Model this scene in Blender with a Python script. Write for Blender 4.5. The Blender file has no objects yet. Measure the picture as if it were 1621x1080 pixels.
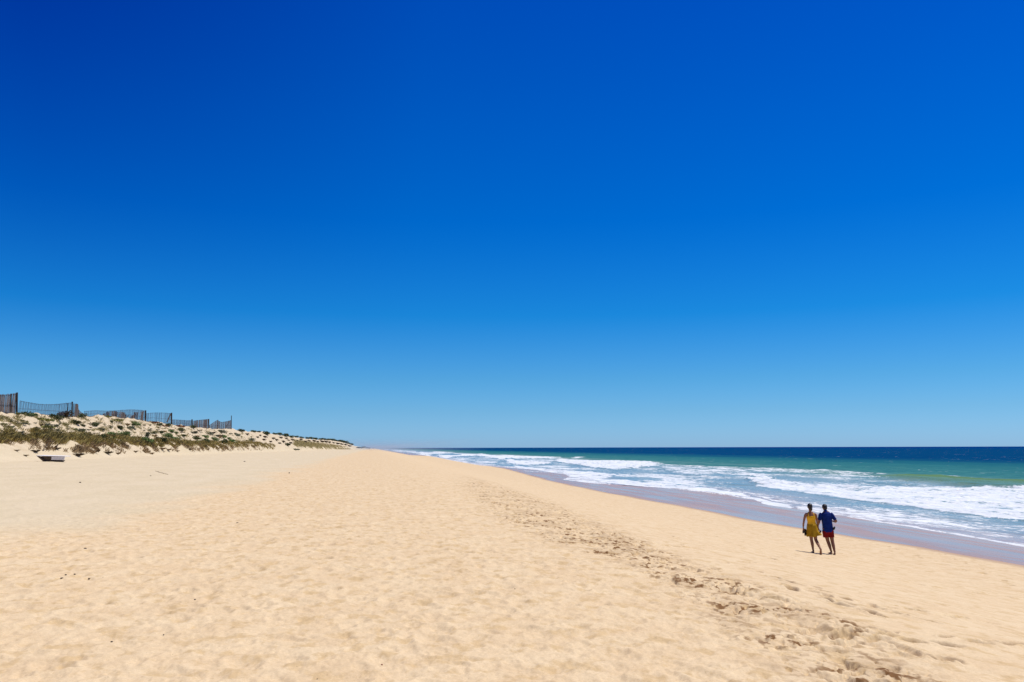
import bpy, bmesh, math, random
import numpy as np
from mathutils import Vector, Matrix, Euler

R = math.radians
random.seed(7)
rng = np.random.default_rng(11)
sc = bpy.context.scene

# ------------------------------------------------------------------ camera
EYE = Vector((0.0, 0.0, 4.3))
YAW, PITCH, ROLL = R(9.85), R(7.625), R(0.14)
LENS = 28.0
fw = Vector((math.sin(YAW) * math.cos(PITCH), math.cos(YAW) * math.cos(PITCH), math.sin(PITCH)))
rt = fw.cross(Vector((0, 0, 1))).normalized()
up = rt.cross(fw).normalized()
rt2 = (rt * math.cos(ROLL) - up * math.sin(ROLL)).normalized()
up2 = rt2.cross(fw).normalized()
rt, up = rt2, up2
cam_d = bpy.data.cameras.new('camera')
cam = bpy.data.objects.new('camera', cam_d)
sc.collection.objects.link(cam)
cam.matrix_world = Matrix(((rt.x, up.x, -fw.x, EYE.x), (rt.y, up.y, -fw.y, EYE.y), (rt.z, up.z, -fw.z, EYE.z), (0, 0, 0, 1)))
cam_d.lens = LENS
cam_d.sensor_width = 36
cam_d.clip_start = 0.1
cam_d.clip_end = 60000
sc.camera = cam

# ------------------------------------------------------------------ sky and sun
SUN_EL, SUN_AZ = R(70), R(84)          # azimuth clockwise from +Y
w = bpy.data.worlds.new('World')
sc.world = w
w.use_nodes = True
wn, wl = w.node_tree.nodes, w.node_tree.links
wn.clear()
out = wn.new('ShaderNodeOutputWorld')
bg = wn.new('ShaderNodeBackground')
sky = wn.new('ShaderNodeTexSky')
sky.sky_type = 'NISHITA'
sky.sun_disc = False
sky.sun_elevation = SUN_EL
sky.sun_rotation = SUN_AZ
sky.altitude = 0
sky.air_density = 1.0
sky.dust_density = 0.3
sky.ozone_density = 3.0
# polarised, very clear air: per-elevation tint of the physical sky
tc = wn.new('ShaderNodeTexCoord')
sep = wn.new('ShaderNodeSeparateXYZ')
wl.new(tc.outputs['Generated'], sep.inputs[0])
ramp = wn.new('ShaderNodeValToRGB')
SKY_TINT = [(0.0, (0.400, 0.745, 1.45)), (0.0447, (0.285, 0.630, 1.11)), (0.0841, (0.194, 0.585, 1.003)), (0.1628, (0.035, 0.495, 0.997)),
            (0.2777, (0.000, 0.394, 1.022)), (0.3850, (0.000, 0.351, 1.032)), (0.5111, (0.000, 0.289, 1.021)), (0.75, (0.0, 0.22, 0.75)), (1.0, (0.0, 0.16, 0.55))]  # top stops, above the view, darkened to cut blue fill in shadows
cr = ramp.color_ramp
cr.interpolation = 'LINEAR'
while len(cr.elements) > 1:
    cr.elements.remove(cr.elements[0])
cr.elements[0].position = SKY_TINT[0][0]
cr.elements[0].color = (*SKY_TINT[0][1], 1)
for p, c in SKY_TINT[1:]:
    e = cr.elements.new(p)
    e.color = (*c, 1)
wl.new(sep.outputs['Z'], ramp.inputs[0])
mul = wn.new('ShaderNodeMix')
mul.data_type = 'RGBA'
mul.blend_type = 'MULTIPLY'
mul.inputs['Factor'].default_value = 1
wl.new(sky.outputs[0], mul.inputs['A'])
wl.new(ramp.outputs[0], mul.inputs['B'])
mr = wn.new('ShaderNodeMapRange'); mr.inputs['From Min'].default_value = .05; mr.inputs['From Max'].default_value = -.35
mr.inputs['To Min'].default_value = 0; mr.inputs['To Max'].default_value = 1
wl.new(sep.outputs['X'], mr.inputs[0])
mz = wn.new('ShaderNodeMapRange'); mz.inputs['From Min'].default_value = .1; mz.inputs['From Max'].default_value = .5
wl.new(sep.outputs['Z'], mz.inputs[0])
mm_ = wn.new('ShaderNodeMath'); mm_.operation = 'MULTIPLY'
wl.new(mr.outputs[0], mm_.inputs[0]); wl.new(mz.outputs[0], mm_.inputs[1])
pol = wn.new('ShaderNodeMix'); pol.data_type = 'RGBA'; pol.blend_type = 'MULTIPLY'
wl.new(mm_.outputs[0], pol.inputs['Factor']); wl.new(mul.outputs['Result'], pol.inputs['A'])
pol.inputs['B'].default_value = (.5, .45, .74, 1)
wl.new(pol.outputs['Result'], bg.inputs[0])
bg.inputs[1].default_value = 0.100
wl.new(bg.outputs[0], out.inputs[0])

sd = bpy.data.lights.new('sun', 'SUN')
sd.energy = 4.2
sd.angle = R(0.5)
sd.color = (1.0, 0.955, 0.89)
sun = bpy.data.objects.new('sun', sd)
sc.collection.objects.link(sun)
sdir = Vector((math.sin(SUN_AZ) * math.cos(SUN_EL), math.cos(SUN_AZ) * math.cos(SUN_EL), math.sin(SUN_EL)))
sun.rotation_euler = sdir.to_track_quat('Z', 'Y').to_euler()
sun.location = sdir * 100

sc.view_settings.view_transform = 'Standard'
sc.view_settings.look = 'None'
sc.view_settings.exposure = 0.20
sc.view_settings.gamma = 1
sc.render.resolution_x, sc.render.resolution_y = 1024, 682

# ------------------------------------------------------------------ measuring helpers (pixels of the photo -> metres)
FPX = 1621 * LENS / 36
def ray(u, v):
    return (fw + rt * ((u - 810.5) / FPX) + up * ((540 - v) / FPX)).normalized()
def on_z(u, v, z=0.0):
    d = ray(u, v)
    t = (z - EYE.z) / d.z
    return EYE + d * t
def on_x(u, v, x):
    d = ray(u, v)
    return EYE + d * (x / d.x)

# ------------------------------------------------------------------ noise
PERM = np.random.default_rng(3).permutation(4096).astype(np.int64)
GR = np.random.default_rng(5).uniform(-1, 1, (4096, 2))
GR /= np.linalg.norm(GR, axis=1)[:, None]
def _h(ix, iy):
    return PERM[(PERM[ix & 4095] + iy) & 4095]
def perlin(x, y):
    ix, iy = np.floor(x).astype(np.int64), np.floor(y).astype(np.int64)
    fx, fy = x - ix, y - iy
    u = fx * fx * fx * (fx * (fx * 6 - 15) + 10)
    v = fy * fy * fy * (fy * (fy * 6 - 15) + 10)
    def g(a, b, dx, dy):
        q = GR[_h(a, b)]
        return q[..., 0] * dx + q[..., 1] * dy
    n00 = g(ix, iy, fx, fy); n10 = g(ix + 1, iy, fx - 1, fy)
    n01 = g(ix, iy + 1, fx, fy - 1); n11 = g(ix + 1, iy + 1, fx - 1, fy - 1)
    a = n00 + u * (n10 - n00)
    b = n01 + u * (n11 - n01)
    return (a + v * (b - a)) * 1.5
def fbm(x, y, o=4, g=0.5):
    s, a, f = 0, 1.0, 1.0
    for i in range(o):
        s = s + a * perlin(x * f + 17.3 * i, y * f - 9.1 * i)
        a *= g; f *= 2.03
    return s
def sstep(a, b, x):
    t = np.clip((x - a) / (b - a), 0, 1)
    return t * t * (3 - 2 * t)
def dents(x, y, cell, rad, seed=0, prob=1.0, el=1.6):
    """oval hollows with a low rim, one at most per cell (old footprints in dry sand)"""
    cx, cy = np.floor(x / cell).astype(np.int64), np.floor(y / cell).astype(np.int64)
    z = np.zeros_like(x)
    for dx in (-1, 0, 1):
        for dy in (-1, 0, 1):
            h = _h(cx + dx + seed * 31, cy + dy + seed * 57)
            h2 = PERM[(h + 77) & 4095]; h3 = PERM[(h + 991) & 4095]; h4 = PERM[(h + 1733) & 4095]
            px = (cx + dx + 0.15 + 0.7 * h / 4096.) * cell
            py = (cy + dy + 0.15 + 0.7 * h2 / 4096.) * cell
            an = (h3 / 4096. - 0.5) * 2.2 + 1.57
            ca, sa = np.cos(an), np.sin(an)
            rx, ry = x - px, y - py
            q = ((rx * ca + ry * sa) / (rad * el)) ** 2 + ((-rx * sa + ry * ca) / rad) ** 2
            on = (h4 / 4096. < prob) * (0.5 + 0.5 * h3 / 4096.)
            z += on * (-np.exp(-q * q * 0.9) + 0.45 * np.exp(-((np.sqrt(q) - 1.45) / 0.35) ** 2))
    return z

# ------------------------------------------------------------------ terrain
XC = -37.0                               # lateral position of the dune crest
SKYL = [(-140, 652), (-60, 654), (0, 655), (12, 653), (25, 658), (45, 656), (75, 659), (100, 661), (130, 660), (150, 658), (175, 660), (200, 662), (225, 667), (250, 670),
        (280, 673), (310, 677), (340, 679), (365, 679), (380, 682), (397, 684), (415, 684), (430, 687), (450, 690), (475, 693.5), (500, 696),
        (520, 696.5), (540, 699.5), (552, 703), (562, 706), (572, 708)]
_p = [on_x(u, v, XC) for u, v in SKYL]
CR_Y = np.array([p.y for p in _p]); CR_Z = np.array([p.z for p in _p])
CR_Y = np.concatenate([[-300, 0, 30], CR_Y, [CR_Y[-1] * 1.8, CR_Y[-1] * 4]])
CR_Z = np.concatenate([[8.6, 8.2, 8.0], CR_Z, [5.5, 3.2]])
o_ = np.argsort(CR_Y); CR_Y, CR_Z = CR_Y[o_], CR_Z[o_]
SX = np.array([0, .07, .16, .26, .36, .46, .60, .78, .92, 1.0, 1.12, 1.4, 2.5, 5])
SZ = np.array([0, .06, .20, .31, .38, .45, .62, .84, .96, 1.0, .93, .84, .72, .65])
BX = np.array([-400, -40, -28, -20, -12, -7, -4, 0, 3, 5.5, 8, 11, 15, 18, 21, 25, 30, 36, 45, 60, 100, 300, 30000])
BZ = np.array([3.5, 3.5, 3.38, 3.08, 2.80, 2.62, 2.58, 2.60, 2.58, 2.40, 2.02, 1.44, .80, .60, .43, .27, .0, -.3, -.9, -2, -4, -9, -12.])
_tx = np.arange(-60, 70, 0.1)
_tz = np.interp(_tx, BX, BZ)
_k = np.exp(-0.5 * (np.arange(-25, 26) / 9.0) ** 2); _k /= _k.sum()
_tz2 = np.convolve(np.pad(_tz, 25, mode='edge'), _k, 'valid')
def zbase(x, y):
    x = np.asarray(x, float); y = np.asarray(y, float)
    z = np.where((x > -59) & (x < 69), np.interp(x, _tx, _tz2), np.interp(x, BX, BZ))
    xf = -27.6 + 1.3 * perlin(y / 23., y * 0 + 3.3) + .5 * perlin(y / 5., y * 0 + 8.3)
    t = (x - xf) / (XC - xf)
    tw = t + 0.045 * fbm(x / 5. + 3, y / 6.5, 3) * np.clip(t * 4, 0, 1) * (t < 1.3)
    s = np.interp(np.clip(tw, 0, 5), SX, SZ)
    zc = np.interp(y, CR_Y, CR_Z)
    z = z + (zc - 3.45) * s
    z = z + .10 * np.exp(-((x - 14.8) / .9) ** 2 - ((y - 23.9) / 1.8) ** 2)      # low cusp of sand under the walkers
    on = np.clip(t * 6, 0, 1)
    z = z + on * (0.24 * fbm(x / 2.6, y / 3.1, 5) + 0.22 * np.abs(perlin(x / 1.3 + y / 2.2, y / 2.0 - x / 3)) * (t < 1.0))
    return z
BERM_PX = [(735, 752), (765, 760), (860, 790), (965, 834), (1085, 888), (1200, 927), (1312, 972), (1425, 1038), (1500, 1100), (1280, 1110),
           (1215, 1040), (1120, 975), (1060, 925), (960, 880), (880, 862), (800, 828), (760, 800), (738, 775)]
def ground_hit(u, v):
    d = ray(u, v)
    t = np.concatenate([np.arange(2, 120, 0.1), np.arange(120, 1500, 0.5)])
    X, Y, Z = EYE.x + d.x * t, EYE.y + d.y * t, EYE.z + d.z * t
    g = zbase(X, Y)
    i = np.nonzero(Z < g)[0]
    if len(i) == 0:
        i = [np.argmin(np.abs(Z - g))]
    i = i[0]
    return Vector((X[i], Y[i], g[i]))
def poly_soft(pts, x, y, soft, n=6, seed=1):
    """0..1 membership of (x,y) in a ground polygon, edge softened and frayed"""
    r_ = np.random.default_rng(seed)
    P = np.array(pts)
    acc = np.zeros(x.shape)
    sf = soft if np.ndim(soft) else np.full(x.shape, soft)
    m = (x > P[:, 0].min() - 4 * sf.max() * 0 - 3) & (x < P[:, 0].max() + 3) & (y > P[:, 1].min() * .9 - 3) & (y < P[:, 1].max() * 1.1 + 3)
    xs, ys, ss = x[m], y[m], sf[m]
    if len(xs) == 0:
        return acc
    a = np.zeros(len(xs))
    for k in range(n):
        an = 2 * math.pi * (k + r_.random()) / n
        q = 0.35 + 0.65 * ((k * 0.618) % 1)
        X, Y = xs + math.cos(an) * ss * q, ys + math.sin(an) * ss * q * 2.2
        ins = np.zeros(len(xs), bool)
        for i in range(len(P)):
            x1, y1 = P[i]; x2, y2 = P[(i + 1) % len(P)]
            c = ((y1 > Y) != (y2 > Y)) & (X < (x2 - x1) * (Y - y1) / (y2 - y1 + 1e-12) + x1)
            ins ^= c
        a += ins
    acc[m] = a / n
    return acc
BERM = [(lambda p: (p.x, p.y))(ground_hit(u, v)) for u, v in BERM_PX]

WET_PX = [(700, 723), (735, 731), (762, 736), (800, 742), (840, 752.6), (874, 762), (921, 772), (969, 781.4), (1016, 790), (1094, 804.5), (1162, 818), (1250, 834), (1341, 849),
          (1456, 867), (1621, 897), (1750, 922), (2100, 990)]
_w = sorted([(lambda p: (p.y, p.x))(ground_hit(u, v)) for u, v in WET_PX])
WY, WX = np.array([a for a, b in _w]), np.array([b for a, b in _w])
def wet_x(y):
    return np.interp(y, WY, WX, right=19.5) + 0.25 * perlin(y / 6., y * 0 + 1.7) + 0.1 * perlin(y / 1.7, y * 0 + 5.7)

MOUNDS = [((967, 851), .40, .07), ((1308, 990), .30, .06), ((1258, 960), .30, .045), ((1182, 938), .22, .04), ((1080, 920), .26, .035), ((1225, 945), .35, .045),
          ((1215, 975), .4, .035), ((1340, 1000), .3, .03)]
TRACKS = []
for (u0, v0, u1, v1, n) in [(1040, 862, 1120, 872, 6), (1115, 905, 1300, 872, 12), (1180, 900, 1480, 990, 12), (1330, 905, 1621, 948, 14), (1240, 925, 1420, 985, 10), (1380, 1012, 1500, 1025, 4),
                            (1500, 1015, 1625, 1022, 4), (1440, 1033, 1500, 1050, 4), (960, 800, 1100, 870, 18), (930, 790, 1030, 838, 14), (1130, 850, 1240, 890, 10), (1260, 890, 1300, 880, 4),
                            (1390, 860, 1530, 905, 9), (1400, 960, 1560, 985, 7), (1060, 835, 1200, 862, 10), (1300, 1015, 1420, 1000, 5), (560, 742, 700, 770, 30), (1480, 870, 1621, 935, 8)]:
    a, b = ground_hit(u0, v0), ground_hit(u1, v1)
    for i in range(n):
        t = (i + .5) / n
        p = a.lerp(b, t)
        TRACKS.append((p.x + random.uniform(-.14, .14), p.y + random.uniform(-.2, .2), math.atan2(b.y - a.y, b.x - a.x) + random.uniform(-.5, .5), random.uniform(.7, 1.25)))

PRINT_SHADE = {}  # shade painted into the track prints
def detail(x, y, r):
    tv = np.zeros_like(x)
    PRINT_SHADE['v'] = tv
    z = np.zeros_like(x)
    m = (x > -30) & (x < 22) & (r < 260)
    X, Y, Rr = x[m], y[m], r[m]
    wx = wet_x(Y)
    berm = poly_soft(BERM, X, Y, 0.10 + 0.02 * Rr, 10)
    flat = (1 - sstep(4.0, 6.5, X + 0.6 * perlin(Y / 2., Y * 0))) * (1 - berm)       # trodden flat top
    pale = 1 - sstep(-9, -6, X)
    slope = 1 - np.clip(flat + berm, 0, 1)
    d = 0.018 * fbm(X / 1.7, Y / 1.7, 4) * (1 - 0.7 * slope) * (1 - sstep(15, 19, X))
    d += flat * (1 - 0.55 * pale) * (0.020 * dents(X + .1 * perlin(X, Y), Y + .1 * perlin(X, Y + 5), .44, .115, 1, .65) + 0.013 * dents(X, Y, .25, .06, 2, .6) + 0.011 * fbm(X / .15, Y / .15, 4, .6))
    d += pale * 0.012 * dents(X, Y, .6, .15, 5, .6)
    # broken crust of the berm
    c1 = fbm(X / .34, Y / .34, 4, .6); c2 = perlin(X / .12 + 4, Y / .12)
    patch = sstep(-.15, .3, fbm(X / 1.1 + 7, Y / 1.1, 2))
    spread = sstep(-.25, .25, fbm(X / 1.2 + 3, Y / 1.0, 2))
    d += berm * .012 * c1
    d -= berm * spread * .044 * sstep(.24, .33, perlin(X / .17, Y / .15 + 9))
    d -= berm * .026 * sstep(.30, .38, perlin(X / .095 + 11, Y / .09))
    d -= berm * patch * .058 * sstep(.27, .38, perlin(X / .34 + 5, Y / .26))
    d += berm * .018 * fbm(X / .10, Y / .10, 2) * spread
    fr = berm * (1 - berm) * 4
    d += fr * 0.02 * dents(X, Y, .45, .07, 7, .5, 1.3)
    # smooth seaward slope: faint shore-parallel streaks and a few scuffs
    d += slope * (1 - sstep(wx - 1.5, wx, X)) * (0.007 * fbm(X / .35, Y / 2.2, 3) - 0.022 * sstep(.42, .6, perlin(X / .33 + 2, Y / .6)) * sstep(0.1, .4, perlin(X / 2., Y / 3.)))
    for (u, v), rad, hh in MOUNDS:
        p = ground_hit(u, v)
        q = ((X - p.x) / rad) ** 2 + ((Y - p.y) / rad / 1.2) ** 2
        d += hh * np.exp(-q) * (1 + .2 * c1) - hh * .7 * np.exp(-(((X - p.x + rad * 1.1) / rad) ** 2 + ((Y - p.y) / rad) ** 2) * 2)
    tr = np.zeros_like(X)
    for (px, py, an, s) in TRACKS:
        mm = (np.abs(X - px) < .6) & (np.abs(Y - py) < .6)
        if not mm.any():
            continue
        rx, ry = X[mm] - px, Y[mm] - py
        ca, sa = math.cos(an), math.sin(an)
        q = ((rx * ca + ry * sa) / (.15 * s)) ** 2 + ((-rx * sa + ry * ca) / (.065 * s)) ** 2
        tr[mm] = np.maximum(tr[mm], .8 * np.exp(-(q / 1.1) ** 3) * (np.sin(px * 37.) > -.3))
        d[mm] += -0.050 * np.exp(-q ** 3 * .8) + 0.014 * np.exp(-((np.sqrt(q) - 1.5) / .4) ** 2)
    z[m] = d * (1 - sstep(150, 260, Rr))
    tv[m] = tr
    return z

# ------------------------------------------------------------------ object helpers
COL = sc.collection
def tag(o, label=None, cat=None, group=None, kind=None):
    for k, val in (('label', label), ('category', cat), ('group', group), ('kind', kind)):
        if val:
            o[k] = val
    return o
def link(name, me, mat=None, parent=None):
    o = bpy.data.objects.new(name, me)
    COL.objects.link(o)
    if mat is not None and me is not None and len(me.materials) == 0:
        me.materials.append(mat)
    if parent is not None:
        o.parent = parent
    return o
def empty(name, loc, rz=0):
    o = bpy.data.objects.new(name, None)
    COL.objects.link(o)
    o.location = loc
    o.rotation_euler = (0, 0, rz)
    o.empty_display_size = .3
    return o
def mesh_np(name, V, F, smooth=True):
    me = bpy.data.meshes.new(name)
    V = np.asarray(V, np.float32); F = np.asarray(F, np.int32)
    me.vertices.add(len(V)); me.vertices.foreach_set('co', V.ravel())
    k = F.shape[1]
    me.loops.add(F.size); me.loops.foreach_set('vertex_index', F.ravel())
    me.polygons.add(len(F))
    me.polygons.foreach_set('loop_start', np.arange(0, F.size, k, dtype=np.int32))
    me.polygons.foreach_set('loop_total', np.full(len(F), k, np.int32))
    if smooth:
        me.polygons.foreach_set('use_smooth', np.ones(len(F), bool))
    me.update(calc_edges=True)
    return me
def attr(me, name, vals):
    a = me.attributes.new(name, 'FLOAT', 'POINT')
    a.data.foreach_set('value', np.asarray(vals, np.float32))

# ------------------------------------------------------------------ material helpers
def new_mat(name):
    m = bpy.data.materials.new(name)
    m.use_nodes = True
    nt = m.node_tree
    return m, nt, nt.nodes['Principled BSDF']
class N:
    """tiny node builder"""
    def __init__(s, nt):
        s.nt = nt
    def add(s, t, **kw):
        n = s.nt.nodes.new(t)
        for k, val in kw.items():
            setattr(n, k, val)
        return n
    def lk(s, a, b):
        s.nt.links.new(a, b)
    def val(s, sock, x):
        if isinstance(x, (int, float)):
            sock.default_value = x
        elif isinstance(x, tuple):
            sock.default_value = (*x, 1) if len(x) == 3 and sock.type == 'RGBA' else x
        else:
            s.lk(x, sock)
    def math(s, op, a, b=0.0, clamp=False):
        n = s.add('ShaderNodeMath', operation=op, use_clamp=clamp)
        s.val(n.inputs[0], a); s.val(n.inputs[1], b)
        return n.outputs[0]
    def mix(s, f, a, b, blend='MIX'):
        n = s.add('ShaderNodeMix', data_type='RGBA', blend_type=blend)
        s.val(n.inputs['Factor'], f); s.val(n.inputs['A'], a); s.val(n.inputs['B'], b)
        return n.outputs['Result']
    def rng(s, x, a, b, c=0.0, d=1.0, smooth=True):
        n = s.add('ShaderNodeMapRange', interpolation_type='SMOOTHSTEP' if smooth else 'LINEAR')
        s.val(n.inputs['Value'], x)
        for k, q in (('From Min', a), ('From Max', b), ('To Min', c), ('To Max', d)):
            s.val(n.inputs[k], q)
        return n.outputs['Result']
    def pos(s, sx=1., sy=1., sz=1.):
        if not hasattr(s, '_g'):
            s._g = s.add('ShaderNodeNewGeometry')
        m = s.add('ShaderNodeVectorMath', operation='MULTIPLY')
        s.lk(s._g.outputs['Position'], m.inputs[0])
        m.inputs[1].default_value = (sx, sy, sz)
        return m.outputs[0]
    def noise(s, vec, scale, detail=3, rough=.5, dist=0.):
        n = s.add('ShaderNodeTexNoise')
        s.lk(vec, n.inputs['Vector'])
        n.inputs['Scale'].default_value = scale
        n.inputs['Detail'].default_value = detail
        n.inputs['Roughness'].default_value = rough
        n.inputs['Distortion'].default_value = dist
        return n.outputs['Fac']
    def at(s, name):
        n = s.add('ShaderNodeAttribute', attribute_name=name)
        return n.outputs['Fac']
    def bump(s, h, strength, dist, nrm=None):
        n = s.add('ShaderNodeBump')
        n.inputs['Strength'].default_value = strength
        n.inputs['Distance'].default_value = dist
        s.lk(h, n.inputs['Height'])
        if nrm is not None:
            s.lk(nrm, n.inputs['Normal'])
        return n.outputs[0]
def simple(name, col, rough=.8, var=.25, scale=30., spec=.3, rnd=0., sss=0., coord='Object'):
    m, nt, b = new_mat(name)
    n = N(nt)
    t = n.add('ShaderNodeTexCoord')
    f = n.noise(t.outputs[coord], scale, 4, .6)
    f = n.rng(f, .25, .75, 1 - var, 1 + var, False)
    if rnd:
        oi = n.add('ShaderNodeObjectInfo')
        f = n.math('MULTIPLY', f, n.rng(oi.outputs['Random'], 0, 1, 1 - rnd, 1 + rnd, False))
    c = n.add('ShaderNodeVectorMath', operation='SCALE')
    c.inputs[0].default_value = col
    n.lk(f, c.inputs['Scale'])
    n.lk(c.outputs[0], b.inputs['Base Color'])
    b.inputs['Roughness'].default_value = rough
    b.inputs['Specular IOR Level'].default_value = spec
    return m

# sand -----------------------------------------------------------------
def sand_material():
    m, nt, b = new_mat('beach_sand')
    n = N(nt)
    p = n.pos()
    wet, pale, dune = n.at('wet'), n.at('pale'), n.at('dune')
    tan = n.mix(n.rng(n.noise(n.pos(1, 1, 0), 1.3, 5, .6), .3, .7), (.612, .455, .270), (.655, .508, .315))
    dl = n.rng(n.noise(n.pos(1, .8, 0), 3.6, 5, .62), .50, .64)
    tan = n.mix(n.math('MULTIPLY', dl, .62), tan, (.50, .345, .165))
    tan = n.mix(n.math('MULTIPLY', n.rng(n.noise(n.pos(1, 1, 0), 30, 3, .6), .5, .75), .35), tan, (.46, .31, .15))
    pal = n.mix(n.rng(n.noise(n.pos(1, .4, 0), .6, 5, .6), .3, .7), (.560, .460, .295), (.600, .495, .330))
    dun = n.mix(n.rng(n.noise(p, 1.4, 4, .6), .3, .7), (.50, .395, .245), (.61, .505, .35))
    c = n.mix(pale, tan, pal)
    c = n.mix(dune, c, dun)
    # grain: single dark and light grains and shell crumbs
    g = n.rng(n.noise(p, 260, 2, .7), .25, .75, .90, 1.10, False)
    g = n.math('MULTIPLY', g, n.rng(n.noise(p, 48, 3, .75), .30, .70, .91, 1.08, False))
    g = n.math('MULTIPLY', g, n.rng(n.noise(n.pos(1, .7, 1), 9, 4, .75), .35, .62, 1.03, .95, False))
    sp = n.add('ShaderNodeTexVoronoi', feature='F1')
    n.lk(p, sp.inputs['Vector']); sp.inputs['Scale'].default_value = 16
    grit = n.rng(sp.outputs['Distance'], .05, .11, .55, 1.0)
    keep = n.math('GREATER_THAN', n.noise(p, 3.1, 2), .56)
    grit = n.math('MAXIMUM', grit, n.math('SUBTRACT', 1.0, keep))
    sc_ = n.add('ShaderNodeVectorMath', operation='SCALE')
    n.lk(c, sc_.inputs[0]); n.lk(n.math('MULTIPLY', g, grit), sc_.inputs['Scale'])
    dry = sc_.outputs[0]
    mark_shade = n.math('MULTIPLY', n.at('mark_shade'), n.rng(n.noise(p, 7, 4, .7), .32, .50))
    dry = n.mix(n.math('MULTIPLY', mark_shade, .95), dry, (.160, .074, .024))  # dark brown painted over prints and berm marks as their shade
    damp = n.mix(n.noise(n.pos(1, .3, 0), 2.0, 3), (.42, .30, .185), (.48, .35, .225))
    w2 = n.noise(n.pos(1, .16, 0), .55, 4, .55)
    wetc = n.mix(n.rng(w2, .30, .70), (.40, .245, .150), (.46, .290, .180))
    c = n.mix(n.rng(wet, .05, .5), dry, damp)
    c = n.mix(n.rng(wet, .45, .85), c, wetc)
    n.lk(c, b.inputs['Base Color'])
    film = n.rng(n.noise(n.pos(1, .14, 0), .75, 4, .6, .5), .36, .64, .30, .13)
    r = n.mix(n.rng(wet, .5, .9), (.95, .95, .95), n.mix(0.0, film, film))
    n.lk(r, b.inputs['Roughness'])
    n.lk(n.rng(wet, .4, .9, .12, .29), b.inputs['Specular IOR Level'])
    b1 = n.noise(p, 90, 3, .7); b2 = n.noise(n.pos(1, 1, 1), 14, 4, .6)
    h = n.math('ADD', n.math('MULTIPLY', b1, .25), b2)
    bp = n.add('ShaderNodeBump')
    n.lk(n.rng(wet, .3, .8, .55, .02), bp.inputs['Strength'])
    bp.inputs['Distance'].default_value = .012
    n.lk(h, bp.inputs['Height'])
    n.lk(bp.outputs[0], b.inputs['Normal'])
    return m

def sea_material():
    m, nt, b = new_mat('sea_water')
    n = N(nt)
    p = n.pos()
    foam, olive, film = n.at('foam'), n.at('olive'), n.at('film')
    sx = n.add('ShaderNodeSeparateXYZ'); n.lk(p, sx.inputs[0])
    X = sx.outputs['X']
    Xn = n.math('ADD', X, n.math('MULTIPLY', n.math('SUBTRACT', n.noise(n.pos(1, .25, 0), .03, 5, .6), .5), 75))
    deep = n.mix(n.rng(n.noise(n.pos(1, .35, 0), .30, 8, .8), .40, .62), (.001, .040, .125), (.003, .055, .140))
    deep = n.mix(n.rng(X, 300, 2500), deep, (.0008, .034, .150))
    teal = n.mix(n.rng(n.noise(n.pos(1, .35, 0), .45, 8, .8), .40, .62), (.026, .135, .158), (.060, .200, .190))
    teal = n.mix(n.rng(X, 70, 165), teal, (.015, .120, .150))
    near = n.mix(n.rng(n.noise(n.pos(1, .3, 0), .25, 6, .7), .35, .65), (.17, .27, .27), (.27, .35, .34))
    shal = (.40, .345, .30)
    c = n.mix(n.rng(Xn, 115, 215), teal, deep)
    c = n.mix(n.rng(Xn, 52, 92), near, c)
    c = n.mix(film, c, shal)
    c = n.mix(olive, c, (.095, .185, .085))
    # foam: ragged lace where thin, solid where thick
    f1 = n.noise(n.pos(1, .45, 1), 1.1, 9, .72, 1.2)
    f2 = n.noise(n.pos(1, .6, 1), 5.0, 6, .7, .6)
    lace = n.math('ADD', n.math('MULTIPLY', f1, .7), n.math('MULTIPLY', f2, .3))
    thr = n.math('SUBTRACT', .78, n.math('MULTIPLY', foam, .52))
    fm = n.rng(n.math('SUBTRACT', lace, thr), -.045, .06)
    # whitecaps, and sun glints painted as pale specks, further out
    s1 = n.noise(n.pos(1, .30, 1), .55, 8, .75, .4)
    s2 = n.noise(n.pos(1, .5, 1), .045, 3, .6)
    cap = n.rng(n.math('ADD', s1, n.math('MULTIPLY', n.math('SUBTRACT', s2, .5), .35)), .645, .69)
    cap = n.math('MULTIPLY', cap, n.rng(X, 60, 110))
    cap = n.math('MULTIPLY', cap, .75)
    s3 = n.noise(n.pos(1, .14, 1), .95, 5, .7, .3)
    glint = n.math('MULTIPLY', n.rng(s3, .66, .74), n.math('MULTIPLY', n.rng(X, 60, 90), n.rng(n.noise(n.pos(1, .4, 0), .03, 3), .40, .60, .25, .8)))
    cap = n.math('MAXIMUM', cap, glint)
    fm = n.math('MAXIMUM', fm, cap)
    fcol = n.mix(n.rng(f2, .3, .7), (.62, .65, .67), (.75, .76, .76))
    fcol = n.mix(n.rng(f1, .35, .6), (.52, .58, .62), fcol)
    c = n.mix(fm, c, fcol)
    n.lk(c, b.inputs['Base Color'])
    n.lk(n.math('ADD', .22, n.math('MULTIPLY', fm, .6)), b.inputs['Roughness'])
    far = n.rng(X, 28, 75, .20, .0)
    n.lk(n.math('MULTIPLY', far, n.math('SUBTRACT', 1.0, n.math('MULTIPLY', fm, .8))), b.inputs['Specular IOR Level'])
    h1 = n.noise(n.pos(1, .4, 1), .8, 6, .65)
    h2 = n.noise(n.pos(1, .55, 1), .11, 5, .6)
    bb = n.bump(h2, .9, 2.2)
    b2 = n.add('ShaderNodeBump'); b2.inputs['Distance'].default_value = .28
    n.lk(n.rng(film, 0, 1, .9, .12), b2.inputs['Strength'])
    n.lk(h1, b2.inputs['Height']); n.lk(bb, b2.inputs['Normal'])
    b3 = n.add('ShaderNodeBump'); b3.inputs['Distance'].default_value = .10
    n.lk(n.math('MULTIPLY', fm, .8), b3.inputs['Strength'])
    n.lk(lace, b3.inputs['Height']); n.lk(b2.outputs[0], b3.inputs['Normal'])
    n.lk(b3.outputs[0], b.inputs['Normal'])
    return m

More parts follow.
